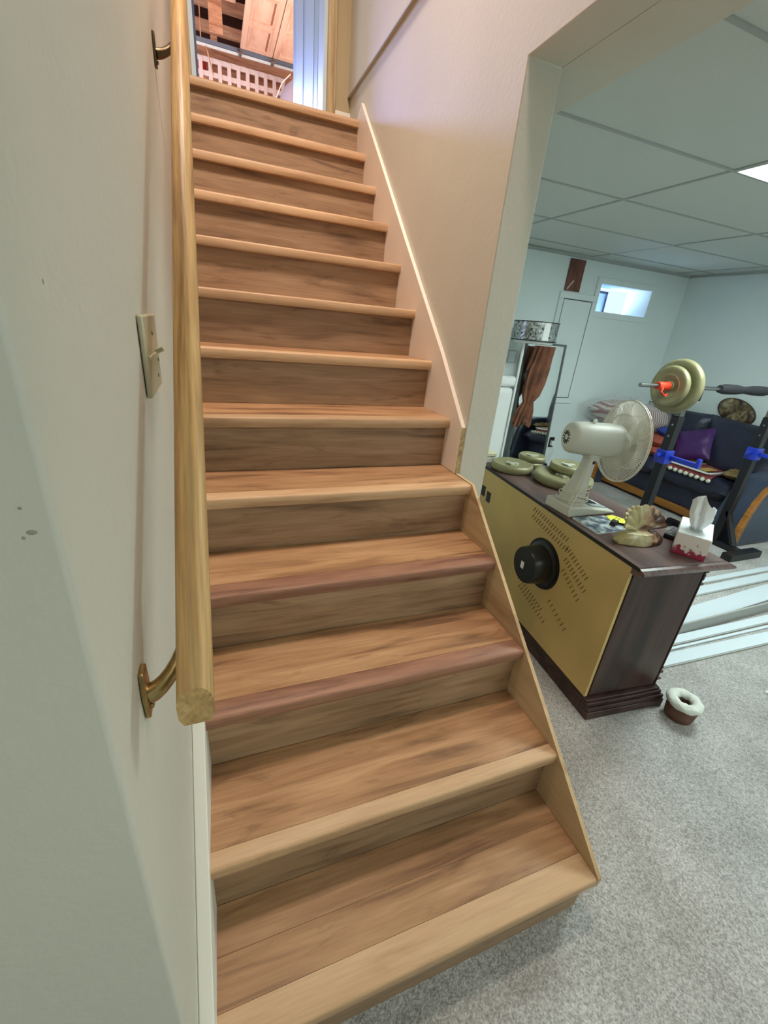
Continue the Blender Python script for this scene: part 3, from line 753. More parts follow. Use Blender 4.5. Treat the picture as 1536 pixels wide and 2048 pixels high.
obj('stone_base', bm, M_onyx, sh, M=SM, bevel=.003)

# tissue box
tb = root('tissue_box', (.86, .525, .7855), 'white tissue box with red blossoms and a tissue pulled up', 'tissue box', rz=math.atan2(.53, .85))
TM = world(tb)
M_tb = bpy.data.materials.new('tissue_box_print'); M_tb.use_nodes = True; nt = M_tb.node_tree; b = nt.nodes['Principled BSDF']; b.inputs['Roughness'].default_value = .5
tc = nt.nodes.new('ShaderNodeTexCoord'); n = nt.nodes.new('ShaderNodeTexNoise'); n.inputs['Scale'].default_value = 45; n.inputs['Detail'].default_value = 5
sp = nt.nodes.new('ShaderNodeSeparateXYZ'); mr = nt.nodes.new('ShaderNodeMapRange'); mr.inputs['From Min'].default_value = -.045; mr.inputs['From Max'].default_value = .0; mr.inputs['To Min'].default_value = .26; mr.inputs['To Max'].default_value = -.12
nt.links.new(tc.outputs['Object'], n.inputs['Vector']); nt.links.new(tc.outputs['Object'], sp.inputs[0]); nt.links.new(sp.outputs['Z'], mr.inputs['Value'])
ad = nt.nodes.new('ShaderNodeMath'); ad.operation = 'ADD'; nt.links.new(n.outputs['Fac'], ad.inputs[0]); nt.links.new(mr.outputs[0], ad.inputs[1])
rp = nt.nodes.new('ShaderNodeValToRGB'); rp.color_ramp.elements[0].position = .5; rp.color_ramp.elements[0].color = srgb(222, 212, 204); rp.color_ramp.elements[1].position = .60; rp.color_ramp.elements[1].color = srgb(150, 40, 66)
nt.links.new(ad.outputs[0], rp.inputs['Fac']); nt.links.new(rp.outputs['Color'], b.inputs['Base Color'])
obj('carton', bx(0, .22, 0, .115, 0, .09), [M_tb], tb, M=TM, bevel=.002)
obj('carton_top', bx(.002, .218, .002, .113, .0903, .0912), mat('white_card', (228, 234, 236), .5), tb, M=TM)
bm = B(); lathe(bm, [(0, 0), (1, 0), (1, .0008), (0, .0008)], TM @ T(.10, .06, .0913) @ Matrix.Diagonal((.055, .024, 1, 1)), 24); obj('slot', bm, mat('slot_film', (170, 176, 176), .3), tb)
bm = B(); rows = []
for i in range(13):
    u = i/12; row = []
    for j in range(25):
        a = 2*PI*j/24*.93+.2
        if u < .5: r = .012+.028*(u/.5)**.7
        else: r = .040+.006*((u-.5)/.5)
        r *= 1+.32*math.sin(3*a+.7+2*u)+.12*math.sin(7*a+5*u)
        h = .105*u*(1+.28*u*math.sin(a-1.0)+.10*u*math.sin(3*a))
        row.append(bm.verts.new(TM @ Vector((.10+r*math.cos(a)*1.15+.03*u*u, .06+r*math.sin(a)*.8, .088+h))))
    rows.append(row)
for i in range(12):
    for j in range(24): bm.faces.new((rows[i][j], rows[i+1][j], rows[i+1][j+1], rows[i][j+1]))
obj('tissue', bm, mat('tissue_paper', (238, 242, 244), .85, bump=(60, .3, .003)), tb, smooth=True, recalc=False)

rm = root('remote_control', (.965, .735, .7855), 'black remote on the far edge behind the tissue box', 'remote', rz=.35)
obj('remote_body', bx(-.06, .07, -.022, .022, 0, .02), M_dark, rm, M=world(rm), bevel=.004)
bm = B()
for i in range(5):
    for j in range(2): box(bm, -.045+.02*i, -.035+.02*i, -.013+.016*j, -.004+.016*j, .02, .022)
obj('remote_keys', bm, mat('grey_keys', (90, 92, 96), .5), rm, M=world(rm))
cd = root('white_card', (.95, .84, .7855), 'small white appliance card beside the black remote', 'card', rz=.5)
obj('card_body', bx(-.06, .06, -.03, .03, 0, .012), M_white, cd, M=world(cd), bevel=.003)
obj('card_mark', bx(.0, .014, -.008, .006, .012, .0127), M_dark, cd, M=world(cd))
pb = root('paper_pack', (.70, 1.83, .7855), 'small white carton at the far end of the cabinet by the wall', 'carton', rz=-.1)
obj('carton_body', bx(-.045, .05, -.02, .07, 0, .04), mat('white_print_card', (214, 214, 200), .6, noise=(70, .3)), pb, M=world(pb), bevel=.002)
obj('carton_lid', bx(-.05, .055, -.024, .074, .041, .062), mat('cream_card', (216, 208, 176), .6), pb, M=world(pb), bevel=.003)

# ---------------------------------------------------------------- rack and barbell
RY = 1.70
M_blue = mat('blue_enamel', (28, 52, 168), .3)
M_steel = mat('brushed_steel', (150, 150, 150), .3, 1)
rk = root('barbell_rack', (2.6, RY, 0), 'black steel barbell rack with blue safety catches', 'rack')
for X in (2.13, 3.17):
    up = obj('upright', bx(X-.03, X+.03, RY-.03, RY+.03, .05, 1.12), M_black, rk, bevel=.004)
    obj('inner_post', bx(X-.024, X+.024, RY-.024, RY+.024, 1.12, 1.30), mat('grey_post', (96, 98, 92), .4, .4), up, bevel=.003)
    bm = B(); box(bm, X-.034, X+.034, RY-.036, RY-.028, 1.24, 1.30); box(bm, X-.034, X+.034, RY-.085, RY-.03, 1.24, 1.252); box(bm, X-.034, X+.034, RY-.085, RY-.077, 1.25, 1.31); obj('bar_hook', bm, M_black, up, bevel=.002)
    for z in (.98, 1.06):
        bm = B(); lathe(bm, [(0, .002), (.006, .0015), (.007, 0)], T(X-.0305, RY, z) @ R(-PI/2, 'Y'), 10); obj('bolt', bm, M_steel, up)
    sf = obj('safety_catch', bx(X-.042, X+.042, RY-.042, RY+.042, .78, .88), M_blue, rk, bevel=.006)
    bm = B(); prism(bm, [(0, -.016), (-.21, -.016), (-.21, .05), (-.185, .05), (-.185, .016), (0, .016)], 0, -.016, .016, T(X+.02, RY-.04, .83)); obj('catch_arm', bm, M_blue, sf, bevel=.004)
    bm = B(); lathe(bm, [(0, .05), (.016, .048), (.02, .03), (.012, .02), (.012, 0)], T(X-.042, RY, .84) @ R(-PI/2, 'Y'), 14); obj('catch_knob', bm, M_blue, sf, smooth=True)
    obj('floor_bar', bx(X-.028, X+.028, 1.49, RY+.45, .0, .05), M_black, rk, bevel=.004)
    ft = obj('foot', bx(X-.24, X+.16, 1.41, 1.49, .0, .06), M_black, rk, bevel=.005)
    bm = B(); box(bm, -.03, .03, 0, .02, 0, .3, T(X, RY-.16, .06) @ R(-.5, 'X')); obj('brace', bm, M_black, rk)
obj('cross_bar', bx(2.16, 3.14, RY+.36, RY+.42, .0, .05), M_black, rk, bevel=.004)
BZ = 1.322
bb_ = root('barbell', (2.68, RY, BZ), 'barbell with gold plates and a black foam grip on the rack', 'barbell')
bm = B(); tube(bm, [(1.60, RY-.055, BZ), (3.73, RY-.055, BZ)], .0125, 16); obj('bar', bm, M_steel, bb_, smooth=True)
bm = B(); gp = []
for q in range(13):
    t = q/12; gp.append((2.36+.53*t, RY-.055, BZ))
tube(bm, gp, [.026, .034, .035, .034, .033, .028, .024, .028, .033, .034, .035, .034, .028], 14); obj('foam_grip', bm, M_rubber, bb_, smooth=True)
M_red = mat('red_orange_plastic', (226, 70, 44), .35)
for s, xc in ((1, 1.80), (-1, 3.49)):
    bm = B(); lathe(bm, [(.0128, -.045), (.024, -.045), (.026, -.03), (.026, .035), (.03, .045), (.0128, .045)], T(xc, RY-.055, BZ) @ R(PI/2, 'Y'), 18)
    cl_ = obj('collar', bm, M_red, bb_, smooth=True)
    bm = B(); tube(bm, [(xc-.02, RY-.075, BZ-.01), (xc-.045*s, RY-.095, BZ-.035), (xc-.02*s, RY-.11, BZ-.055), (xc+.02, RY-.09, BZ-.045)], .007, 7); obj('collar_lever', bm, M_red, cl_, smooth=True)
for (xc, r, t, lb) in ((1.845, .128, .045, 'smaller gold plate behind the red collar on the barbell'), (1.905, .172, .05, 'larger gold plate next to the upright on the near end of the barbell'), (3.33, .172, .05, 'gold plate cut by the picture edge on the far end of the barbell')):
    Mx = T(xc if xc < 3 else xc+t, RY-.055, BZ) @ R(PI/2 if xc < 3 else -PI/2, 'Y')
    rt = root('weight_plate', None, lb, 'weight plate', M=Mx, group='weight plates on the barbell')
    obj('disc', plate_bm(r, t), M_gold_pl, rt, M=Mx, smooth=True)
    bm = B()
    lathe(bm, [(r*.52, t*.10), (r*.56, t*.06), (r*.60, t*.10)], Mx, 36)
    obj('emblem', bm, M_gold_pl, rt)

# ---------------------------------------------------------------- sofa
M_navy = mat('navy_leatherette', (36, 40, 60), .42, noise=(6, .2), bump=(26, .5, .01))
M_navy2 = mat('navy_leatherette_arm', (56, 66, 84), .38, noise=(4, .15), bump=(12, .4, .012))
M_oak = wood('oak_trim', (178, 122, 56), (160, 104, 44), (122, 76, 30), axis=1, stretch=10, rough=.35)
so = root('sofa', (3.7, 2.5, 0), 'navy leatherette sofa with oak trim against the right wall', 'sofa')
obj('sofa_base', bx(3.47, 3.97, 1.72, 3.36, .07, .30), M_navy, so, bevel=.02, seg=3)
obj('front_rail', bx(3.425, 3.47, 1.84, 3.36, .03, .105), M_oak, so, bevel=.01, seg=3)
obj('kick_board', bx(3.50, 3.95, 1.75, 3.34, 0, .07), M_dark, so)
for y0 in (1.86, 2.62):
    bm = B(); cushion(bm, .58, .78, .22, T(3.66, y0+.375, .375), 14, 5, .005, int(y0*10)); obj('seat_cushion', bm, M_navy, so, smooth=True)
for y0 in (1.80, 2.55):
    bm = B(); cushion(bm, .56, .80, .20, T(3.86, y0+.375, .70) @ R(-PI/2+.16, 'Y'), 14, 5, .005, int(y0*17)); obj('back_cushion', bm, M_navy, so, smooth=True)
obj('sofa_back', bx(3.93, 4.02, 1.70, 3.38, .1, .80), M_navy, so, bevel=.03, seg=3)
def arm_prof():
    return [(3.24, 0.0), (3.235, .10), (3.26, .26), (3.31, .42), (3.38, .53), (3.48, .60), (3.62, .63), (3.97, .63), (3.97, 0)]
for (y0, y1) in ((1.60, 1.84), (3.24, 3.42)):
    bm = B(); prism(bm, arm_prof(), 1, y0, y1); ar = obj('arm', bm, M_navy2, so, bevel=.03, seg=4, smooth=True)
    o_ = [(3.238, .02), (3.235, .10), (3.258, .26), (3.308, .42), (3.378, .53), (3.46, .59)]
    i_ = [(3.44, .565), (3.40, .51), (3.345, .40), (3.31, .26), (3.295, .10), (3.295, .02)]
    bm = B(); prism(bm, o_ + i_, 1, y0-.012, y0+.03); obj('arm_trim', bm, M_oak, ar, bevel=.005)

# blanket with pompoms
M_blanket = bpy.data.materials.new('printed_blanket'); M_blanket.use_nodes = True; nt = M_blanket.node_tree; b = nt.nodes['Principled BSDF']; b.inputs['Roughness'].default_value = .9
tc = nt.nodes.new('ShaderNodeTexCoord'); vn = nt.nodes.new('ShaderNodeTexVoronoi'); vn.inputs['Scale'].default_value = 30
rp = nt.nodes.new('ShaderNodeValToRGB'); rp.color_ramp.elements[0].color = srgb(176, 74, 92); rp.color_ramp.elements[1].position = .9; rp.color_ramp.elements[1].color = srgb(206, 120, 112)
nt.links.new(tc.outputs['Object'], vn.inputs['Vector']); nt.links.new(vn.outputs['Distance'], rp.inputs['Fac']); nt.links.new(rp.outputs['Color'], b.inputs['Base Color'])
bl = root('lap_blanket', (3.6, 2.33, .49), 'pink red printed throw with white pompoms on the sofa seat', 'blanket')
def sheet(x0, x1, y0, y1, zf, n=12, th=.012):
    bm = B(); V = [[bm.verts.new((x0+(x1-x0)*i/n, y0+(y1-y0)*j/n, zf(i/n, j/n))) for j in range(n+1)] for i in range(n+1)]
    for i in range(n):
        for j in range(n): bm.faces.new((V[i][j], V[i+1][j], V[i+1][j+1], V[i][j+1]))
    bmesh.ops.solidify(bm, geom=bm.faces[:], thickness=-th)
    return bm
zf = lambda u, v: .492+.006*math.sin(9*v+4*u)+.01*u - (.05*max(0, .12-u)/.12)
obj('throw', sheet(3.385, 3.82, 2.06, 2.56, zf), M_blanket, bl, smooth=True)
bm = B(); box(bm, 3.40, 3.80, 2.075, 2.105, .506, .514); box(bm, 3.40, 3.43, 2.105, 2.54, .500, .510); obj('white_border', bm, M_white, bl)
bm = B(); box(bm, 3.45, 3.62, 2.16, 2.24, .508, .516); box(bm, 3.66, 3.76, 2.35, 2.5, .510, .518); obj('printed_patch', bm, mat('gold_print', (196, 160, 90), .8), bl)
pm = None
M_pom = mat('pompom_wool', (214, 220, 200), .95)
for k in range(10):
    y = 2.06+.5*k/9
    if pm is None:
        bm = B(); bmesh.ops.create_icosphere(bm, subdivisions=1, radius=.023, matrix=T(3.372, y, .452)); pm = obj('pompom', bm, M_pom, bl, smooth=True)
    else:
        o = pm.copy(); COL.objects.link(o); o.location = Vector((3.372, y, .452)) - Vector((3.6, 2.33, .49))
br_ = root('folded_cloth', (3.66, 2.02, .50), 'crumpled brown and gold cloth lying beside the pompom throw', 'cloth')
bm = B(); cushion(bm, .28, .20, .07, T(3.62, 1.98, .53) @ R(.3, 'Z'), 14, 2.4, .010, 5); obj('cloth', bm, mat('brown_gold_cloth', (126, 104, 64), .8, noise=(18, .5)), br_, smooth=True)
# purple cushion
pc = root('purple_cushion', (3.68, 2.52, .49), 'purple satin cushion leaning on the sofa back', 'cushion')
bm = B(); cushion(bm, .36, .36, .14, T(3.70, 2.52, .67) @ R(-PI/2+.5, 'Y') @ R(.38, 'Z'), 16, 2.6, .004, 9); obj('cushion_cover', bm, mat('purple_satin', (66, 30, 92), .45, bump=(14, .5, .012)), pc, smooth=True)
# striped bag in plastic
def striped(name, c1, c2, sc_, rot=(0, 0, 0)):
    mt = bpy.data.materials.new(name); mt.use_nodes = True; nt = mt.node_tree; b = nt.nodes['Principled BSDF']; b.inputs['Roughness'].default_value = .35
    tc = nt.nodes.new('ShaderNodeTexCoord'); wv = nt.nodes.new('ShaderNodeTexWave'); wv.inputs['Scale'].default_value = sc_; wv.inputs['Distortion'].default_value = 1.6; wv.bands_direction = 'X'
    rp = nt.nodes.new('ShaderNodeValToRGB'); rp.color_ramp.elements[0].position = .42; rp.color_ramp.elements[0].color = srgb(*c1); rp.color_ramp.elements[1].position = .56; rp.color_ramp.elements[1].color = srgb(*c2)
    nt.links.new(tc.outputs['Object'], wv.inputs['Vector']); nt.links.new(wv.outputs['Fac'], rp.inputs['Fac']); nt.links.new(rp.outputs['Color'], b.inputs['Base Color'])
    return mt
M_clear = bpy.data.materials.new('clear_plastic_bag'); M_clear.use_nodes = True; g = M_clear.node_tree.nodes['Principled BSDF']
g.inputs['Base Color'].default_value = (.9, .95, .95, 1); g.inputs['Alpha'].default_value = .22; g.inputs['Roughness'].default_value = .12; g.inputs['Coat Weight'].default_value = 1
sb = root('bagged_cushion', (3.47, 3.13, .68), 'red and white striped cushion inside a clear plastic bag', 'cushion')
bm = B(); cushion(bm, .92, .44, .30, T(3.47, 3.13, .83) @ R(.12, 'Y'), 16, 3, .006, 2); obj('striped_cushion', bm, striped('red_white_stripe', (150, 66, 62), (214, 204, 198), 9), sb, smooth=True)
bm = B(); cushion(bm, 1.12, .52, .36, T(3.45, 3.13, .835) @ R(.12, 'Y'), 20, 2.4, .012, 11); obj('plastic_bag', bm, M_clear, sb, smooth=True)
rb = root('folded_blankets', (3.66, 2.93, .49), 'pile of folded brick red blankets under the striped cushion', 'blanket')
M_brick = mat('brick_red_cloth', (170, 82, 66), .85, noise=(8, .15), bump=(20, .4, .008))
for k in range(2):
    bm = B(); cushion(bm, .40, .40, .105, T(3.64, 2.90, .535+.10*k), 12, 5, .004, k+20); obj('folded_blanket', bm, M_brick, rb, smooth=True)
bc = root('blue_cloth', (3.72, 2.80, .70), 'bright blue cloth tucked beside the striped cushion', 'cloth')
bm = B(); cushion(bm, .22, .14, .09, T(3.66, 2.80, .735) @ R(.2, 'X'), 10, 3, .006, 31); obj('cloth', bm, mat('royal_blue_cloth', (40, 62, 150), .7), bc, smooth=True)
# oval plaque
op = root('oval_plaque', (4.0, 2.43, .92), 'oval marbled brown plaque on the wall above the sofa', 'plaque')
OM = T(4.02, 2.43, 1.03) @ R(-PI/2, 'Y') @ R(-.30, 'Z')
M_marb = bpy.data.materials.new('marbled_brown'); M_marb.use_nodes = True; nt = M_marb.node_tree; b = nt.nodes['Principled BSDF']; b.inputs['Roughness'].default_value = .35
tc = nt.nodes.new('ShaderNodeTexCoord'); n = nt.nodes.new('ShaderNodeTexNoise'); n.inputs['Scale'].default_value = 14; n.inputs['Detail'].default_value = 7; n.inputs['Distortion'].default_value = 1
rp = nt.nodes.new('ShaderNodeValToRGB'); el = rp.color_ramp.elements; el[0].position = .36; el[0].color = srgb(48, 36, 30); el[1].position = .7; el[1].color = srgb(170, 156, 130); k = el.new(.5); k.color = srgb(112, 96, 66)
nt.links.new(tc.outputs['Object'], n.inputs['Vector']); nt.links.new(n.outputs['Fac'], rp.inputs['Fac']); nt.links.new(rp.outputs['Color'], b.inputs['Base Color'])
bm = B(); lathe(bm, [(0, 0), (.98, 0), (1, .006), (.98, .014), (.9, .018), (0, .022)], OM @ Matrix.Diagonal((.115, .19, 1, 1)), 40); obj('plaque_disc', bm, M_marb, op, smooth=True)
bm = B(); lathe(bm, [(.97, .004), (1.02, .004), (1.02, .016), (.97, .018)], OM @ Matrix.Diagonal((.115, .19, 1, 1)), 40); obj('plaque_rim', bm, mat('dark_brown_bark', (58, 44, 34), .7), op, smooth=True)

# ---------------------------------------------------------------- left end of the rec room: mirror, lamp, cabinet
mi = root('leaning_mirror', (2.25, BY-.05, .0), 'tall narrow mirror leaning on the far wall', 'mirror')
MI = T(2.045, BY-.125, .28) @ R(math.radians(-3.5), 'X')
M_mir = mat('mirror_silver', (225, 230, 228), .02, 1)
obj('mirror_glass', bx(0, .465, 0, .004, 0, 1.20), M_mir, mi, M=MI)
bm = B(); box(bm, -.018, 0, -.008, .016, -.02, 1.22); box(bm, .465, .483, -.008, .016, -.02, 1.22); box(bm, 0, .465, -.008, .016, 1.20, 1.22); box(bm, 0, .465, -.008, .016, -.02, 0)
obj('mirror_frame', bm, mat('pewter_frame', (120, 124, 122), .35, .7), mi, M=MI)
mc = root('mirror_stand', (2.28, 3.33, 0), 'low black bench carrying the tall mirror', 'bench')
obj('bench_top', bx(2.0, 2.56, 3.26, 3.40, .22, .255), M_black, mc, bevel=.004)
for x in (2.02, 2.52): obj('leg', bx(x, x+.03, 3.27, 3.39, 0, .22), M_black, mc)
hc = root('hanging_scarf', (2.2, 3.2, 1.45), 'rust brown scarf hanging in front of the tall mirror', 'scarf')
bm = B(); rows = []
cpts = [(2.14, 3.22, 1.47, .105), (2.12, 3.22, 1.36, .11), (2.10, 3.22, 1.25, .12), (2.09, 3.22, 1.12, .11), (2.08, 3.22, 1.0, .088), (2.07, 3.22, .94, .055), (2.06, 3.22, .86, .085), (2.05, 3.22, .79, .10), (2.04, 3.22, .71, .105)]
for i, (x, y, z, r) in enumerate(cpts):
    rows.append([bm.verts.new((x+math.cos(a)*r*(1+.10*math.sin(3*a+i*.9)+.12*math.sin(9*a+i*.25)), y+math.sin(a)*r*.45*(1+.5*math.sin(9*a+i*.25)), z+(.03*math.sin(3*a) if i == 8 else 0))) for a in [2*PI*k/72 for k in range(72)]])
for a_, b_ in zip(rows, rows[1:]):
    for k in range(72): bm.faces.new((a_[k], a_[(k+1) % 72], b_[(k+1) % 72], b_[k]))
bm.faces.new(rows[0]); bm.faces.new(list(reversed(rows[-1])))
obj('scarf_cloth', bm, mat('rust_cloth', (130, 84, 62), .8, noise=(9, .4), bump=(18, .5, .01)), hc, smooth=True)
bm = B(); prism(bm, [(1.935, 1.20), (2.01, 1.27), (2.03, 1.16), (1.98, 1.10)], 1, 3.20, 3.22); obj('scarf_label', bm, mat('dark_brown_cloth', (60, 44, 38), .8), hc)
bm = B(); tube(bm, [(2.02, 3.19, .80), (2.0, 3.18, .72), (1.98, 3.19, .6), (1.955, 3.19, .45)], .012, 8); obj('strap', bm, M_black, hc, smooth=True)
# drum lamp
fl = root('floor_lamp', (1.72, 3.02, 0), 'floor lamp with a mirrored mosaic drum shade', 'lamp')
bm = B(); lathe(bm, [(0, 0), (.13, 0), (.13, .015), (.02, .03), (.02, .035)], T(1.74, 3.04, 0), 32); obj('lamp_base', bm, M_white, fl, smooth=True)
bm = B(); tube(bm, [(1.74, 3.04, .03), (1.74, 3.04, 1.50)], .012, 12); obj('lamp_pole', bm, M_white, fl, smooth=True)
M_mos = bpy.data.materials.new('mirror_mosaic'); M_mos.use_nodes = True; nt = M_mos.node_tree; b = nt.nodes['Principled BSDF']; b.inputs['Metallic'].default_value = .85; b.inputs['Roughness'].default_value = .25
tc = nt.nodes.new('ShaderNodeTexCoord'); vn = nt.nodes.new('ShaderNodeTexVoronoi'); vn.inputs['Scale'].default_value = 55
rp = nt.nodes.new('ShaderNodeValToRGB'); rp.color_ramp.elements[0].color = srgb(60, 62, 64); rp.color_ramp.elements[1].color = srgb(225, 228, 228)
nt.links.new(tc.outputs['Object'], vn.inputs['Vector']); nt.links.new(vn.outputs['Color'], rp.inputs['Fac']); nt.links.new(rp.outputs['Color'], b.inputs['Base Color'])
SC = (1.83, 3.04)
bm = B(); lathe(bm, [(.19, 1.515), (.195, 1.515), (.195, 1.665), (.19, 1.665), (.19, 1.515)], T(SC[0], SC[1], 0), 40); shd = obj('lamp_shade', bm, M_mos, fl, smooth=True)
bm = B(); lathe(bm, [(.196, 1.66), (.199, 1.66), (.199, 1.667), (.189, 1.667)], T(SC[0], SC[1], 0), 40); lathe(bm, [(.196, 1.508), (.199, 1.508), (.199, 1.516), (.189, 1.516)], T(SC[0], SC[1], 0), 40); obj('shade_rim', bm, M_black, shd, smooth=True)
bm = B(); lathe(bm, [(0, 1.487), (.165, 1.487), (.175, 1.495), (.175, 1.508), (.0, 1.508)], T(SC[0], SC[1], 0), 36); obj('shade_diffuser', bm, M_white, shd, smooth=True)
a0 = math.radians(252)
bm = B()
for q in range(5):
    a = a0+.06*q; b2 = a0+.06*(q+1)
    vs4 = [bm.verts.new((SC[0]+.197*math.cos(t), SC[1]+.197*math.sin(t), z)) for t, z in ((a, 1.52), (b2, 1.52), (b2, 1.66), (a, 1.66))]; bm.faces.new(vs4)
obj('shade_ribbon', bm, M_white, shd, smooth=True)
obj('lamp_arm', bx(1.735, 1.84, 3.034, 3.046, 1.500, 1.512), M_white, fl)
# tall white cabinet
tw = root('utility_cabinet', (1.5, 3.15, 0), 'tall white rounded utility cabinet beside the mirror, half hidden by the wall', 'cabinet')
obj('cabinet_body', bx(1.15, 1.70, 2.98, 3.36, .0, 1.10), M_white, tw, bevel=.05, seg=4)
obj('cabinet_lid', bx(1.15, 1.70, 2.98, 3.36, 1.105, 1.20), M_white, tw, bevel=.03, seg=3)
wb = root('wall_box', (1.92, BY, 1.29), 'small framed cover plate on the far wall below the lamp shade', 'cover plate')
bm = B(); frame_box(bm, 1.872, 1.968, 1.287, 1.405, .008, BY-.006, BY-.001); obj('plate_frame', bm, M_grid, wb)
obj('plate', bx(1.88, 1.96, BY-.004, BY-.001, 1.295, 1.397), M_wall2, wb)

# ---------------------------------------------------------------- boards on the carpet
M_board = mat('white_primed_trim', (206, 216, 222), .4)
M_bgrey = mat('board_shade_grey', (160, 160, 154), .7)  # grey colour stands for the shadowed face of a white board
def trim_board(p0, p1, w_, h_, label, mt=M_board, groove=True, roll=0, z=.001):
    p0 = Vector((*p0, z)); p1 = Vector((*p1, z)); L_ = (p1-p0).length; a = math.atan2(p1.y-p0.y, p1.x-p0.x)
    MM_ = T(*p0) @ R(a, 'Z') @ R(roll, 'X')
    t = root('trim_board', None, label, 'board', M=MM_, group='white trim boards lying on the carpet')
    bo = obj('board', bx(0, L_, 0, w_, 0, h_), mt, t, M=MM_, bevel=.002)
    if groove:
        obj('moulded_edge', bx(0, L_, -.006, 0, 0, h_*.55), M_bgrey, t, M=MM_, bevel=.001)
    return t
trim_board((1.20, .682), (3.4, .60), .075, .014, 'narrow white trim board nearest the foot of the cabinet side')
trim_board((1.28, .772), (3.4, .72), .016, .010, 'thin white bead strip between the two narrow boards', groove=False)
trim_board((1.30, .800), (3.4, .765), .055, .014, 'second narrow white trim board from the cabinet corner')
trim_board((1.45, .855), (3.4, .885), .012, .075, 'board standing on edge between the white boards, coloured grey for its shaded face', mt=M_bgrey, groove=False)
trim_board((1.45, .880), (3.4, 1.00), .13, .014, 'widest white board, lying behind the board on edge', groove=False)
trim_board((1.9, 1.125), (3.4, 1.14), .07, .016, 'white trim board beyond the widest one')
trim_board((2.1, 1.235), (3.4, 1.235), .045, .012, 'farthest thin white trim strip beyond the others')

# ---------------------------------------------------------------- fluffy rimmed pot
pt = root('round_pot', (1.005, .435, 0), 'small brown pot with a thick fluffy white rim on the carpet', 'pot')
bm = B(); lathe(bm, [(0, 0), (.052, 0), (.056, .006), (.060, .03), (.064, .075), (.058, .085), (.03, .085), (.03, .05), (0, .05)], T(1.005, .435, .001), 32); obj('pot_body', bm, mat('brown_pottery', (104, 70, 56), .6, noise=(20, .3)), pt, smooth=True)
bm = B(); rg = []
for i in range(40):
    a = 2*PI*i/40
    ring = []
    for j in range(14):
        b_ = 2*PI*j/14; r = .023*(1+.10*math.sin(7*a+3*b_))
        ring.append(bm.verts.new((1.005+(.050+r*math.cos(b_))*math.cos(a), .435+(.050+r*math.cos(b_))*math.sin(a), .092+r*.85*math.sin(b_))))
    rg.append(ring)
for i in range(40):
    for j in range(14): bm.faces.new((rg[i][j], rg[(i+1) % 40][j], rg[(i+1) % 40][(j+1) % 14], rg[i][(j+1) % 14]))
obj('fluffy_rim', bm, mat('white_fleece', (222, 226, 216), .95, bump=(120, .8, .006)), pt, smooth=True)
bm = B(); lathe(bm, [(0, .05), (.02, .052), (.03, .058)], T(1.005, .435, .002), 20); obj('pot_inside', bm, M_dark, pt)
cc = root('white_clip', (1.62, .40, 0), 'tiny white plastic clip lying on the carpet', 'clip')
bm = B(); box(bm, 1.595, 1.66, .402, .408, .0, .008); box(bm, 1.60, 1.66, .388, .394, .0, .008); box(bm, 1.60, 1.606, .388, .408, 0, .008); obj('clip_body', bm, M_white, cc)

# ---------------------------------------------------------------- garage beyond the door
M_pine = wood('garage_pine', (232, 176, 140), (212, 152, 116), (170, 110, 80), axis=0, stretch=6, scale=2, rough=.7, knots=.35)
M_piney = wood('garage_pine_long', (232, 176, 140), (212, 152, 116), (170, 110, 80), axis=1, stretch=6, scale=2, rough=.7, knots=.35)
M_gdoor = wood('garage_door_wood', (240, 192, 164), (234, 182, 154), (214, 156, 126), axis=1, stretch=6, scale=2, rough=.6, knots=.12, fine=.15)
M_recess_shade = mat('recess_shade_brown', (150, 92, 66), .8)  # brown that paints the shade in the door panel recesses
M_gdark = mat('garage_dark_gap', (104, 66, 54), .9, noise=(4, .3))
GZ = 4.75
tag(obj('floor_garage', bx(-4.2, 2.4, DY+.13, 8.9, 2.5, 2.56), mat('garage_concrete', (170, 166, 160), .8, noise=(3, .1))), 'concrete floor of the garage', kind='structure')
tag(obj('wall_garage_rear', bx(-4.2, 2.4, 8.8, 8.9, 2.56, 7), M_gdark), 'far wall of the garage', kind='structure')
tag(obj('wall_garage_side', bx(2.4, 2.5, DY+.13, 8.9, 2.56, 7), M_pine), 'side wall of the garage', kind='structure')
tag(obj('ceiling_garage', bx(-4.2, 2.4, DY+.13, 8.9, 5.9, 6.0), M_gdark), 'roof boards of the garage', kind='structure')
bm = B(); box(bm, -4.2, D0, DY+.131, DY+.2, 2.56, 7); box(bm, D1+.03, 2.4, DY+.131, DY+.2, 2.56, 7); box(bm, D0, D1+.03, DY+.131, DY+.2, DT+.05, 7)
tag(obj('wall_garage_front', bm, M_pine), 'garage side of the landing wall', kind='structure')
# far wall framing
gf = root('wall_garage_frame', (0, 8.3, 2.56), 'open timber framing on the far garage wall', None, kind='structure')
for z0, z1 in ((4.72, 4.95), (5.10, 5.22), (5.36, 5.50)):
    obj('girt', bx(-2.2, 2.2, 8.34, 8.40, z0, z1), M_pine, gf)
obj('girt', bx(-2.2, 2.2, 8.30, 8.36, 4.30, 4.72), M_pine, gf)
for x in (-1.35, -.62, .1, .75, 1.4):
    obj('stud', bx(x, x+.09, 8.40, 8.52, 2.56, 5.9), M_pine, gf)
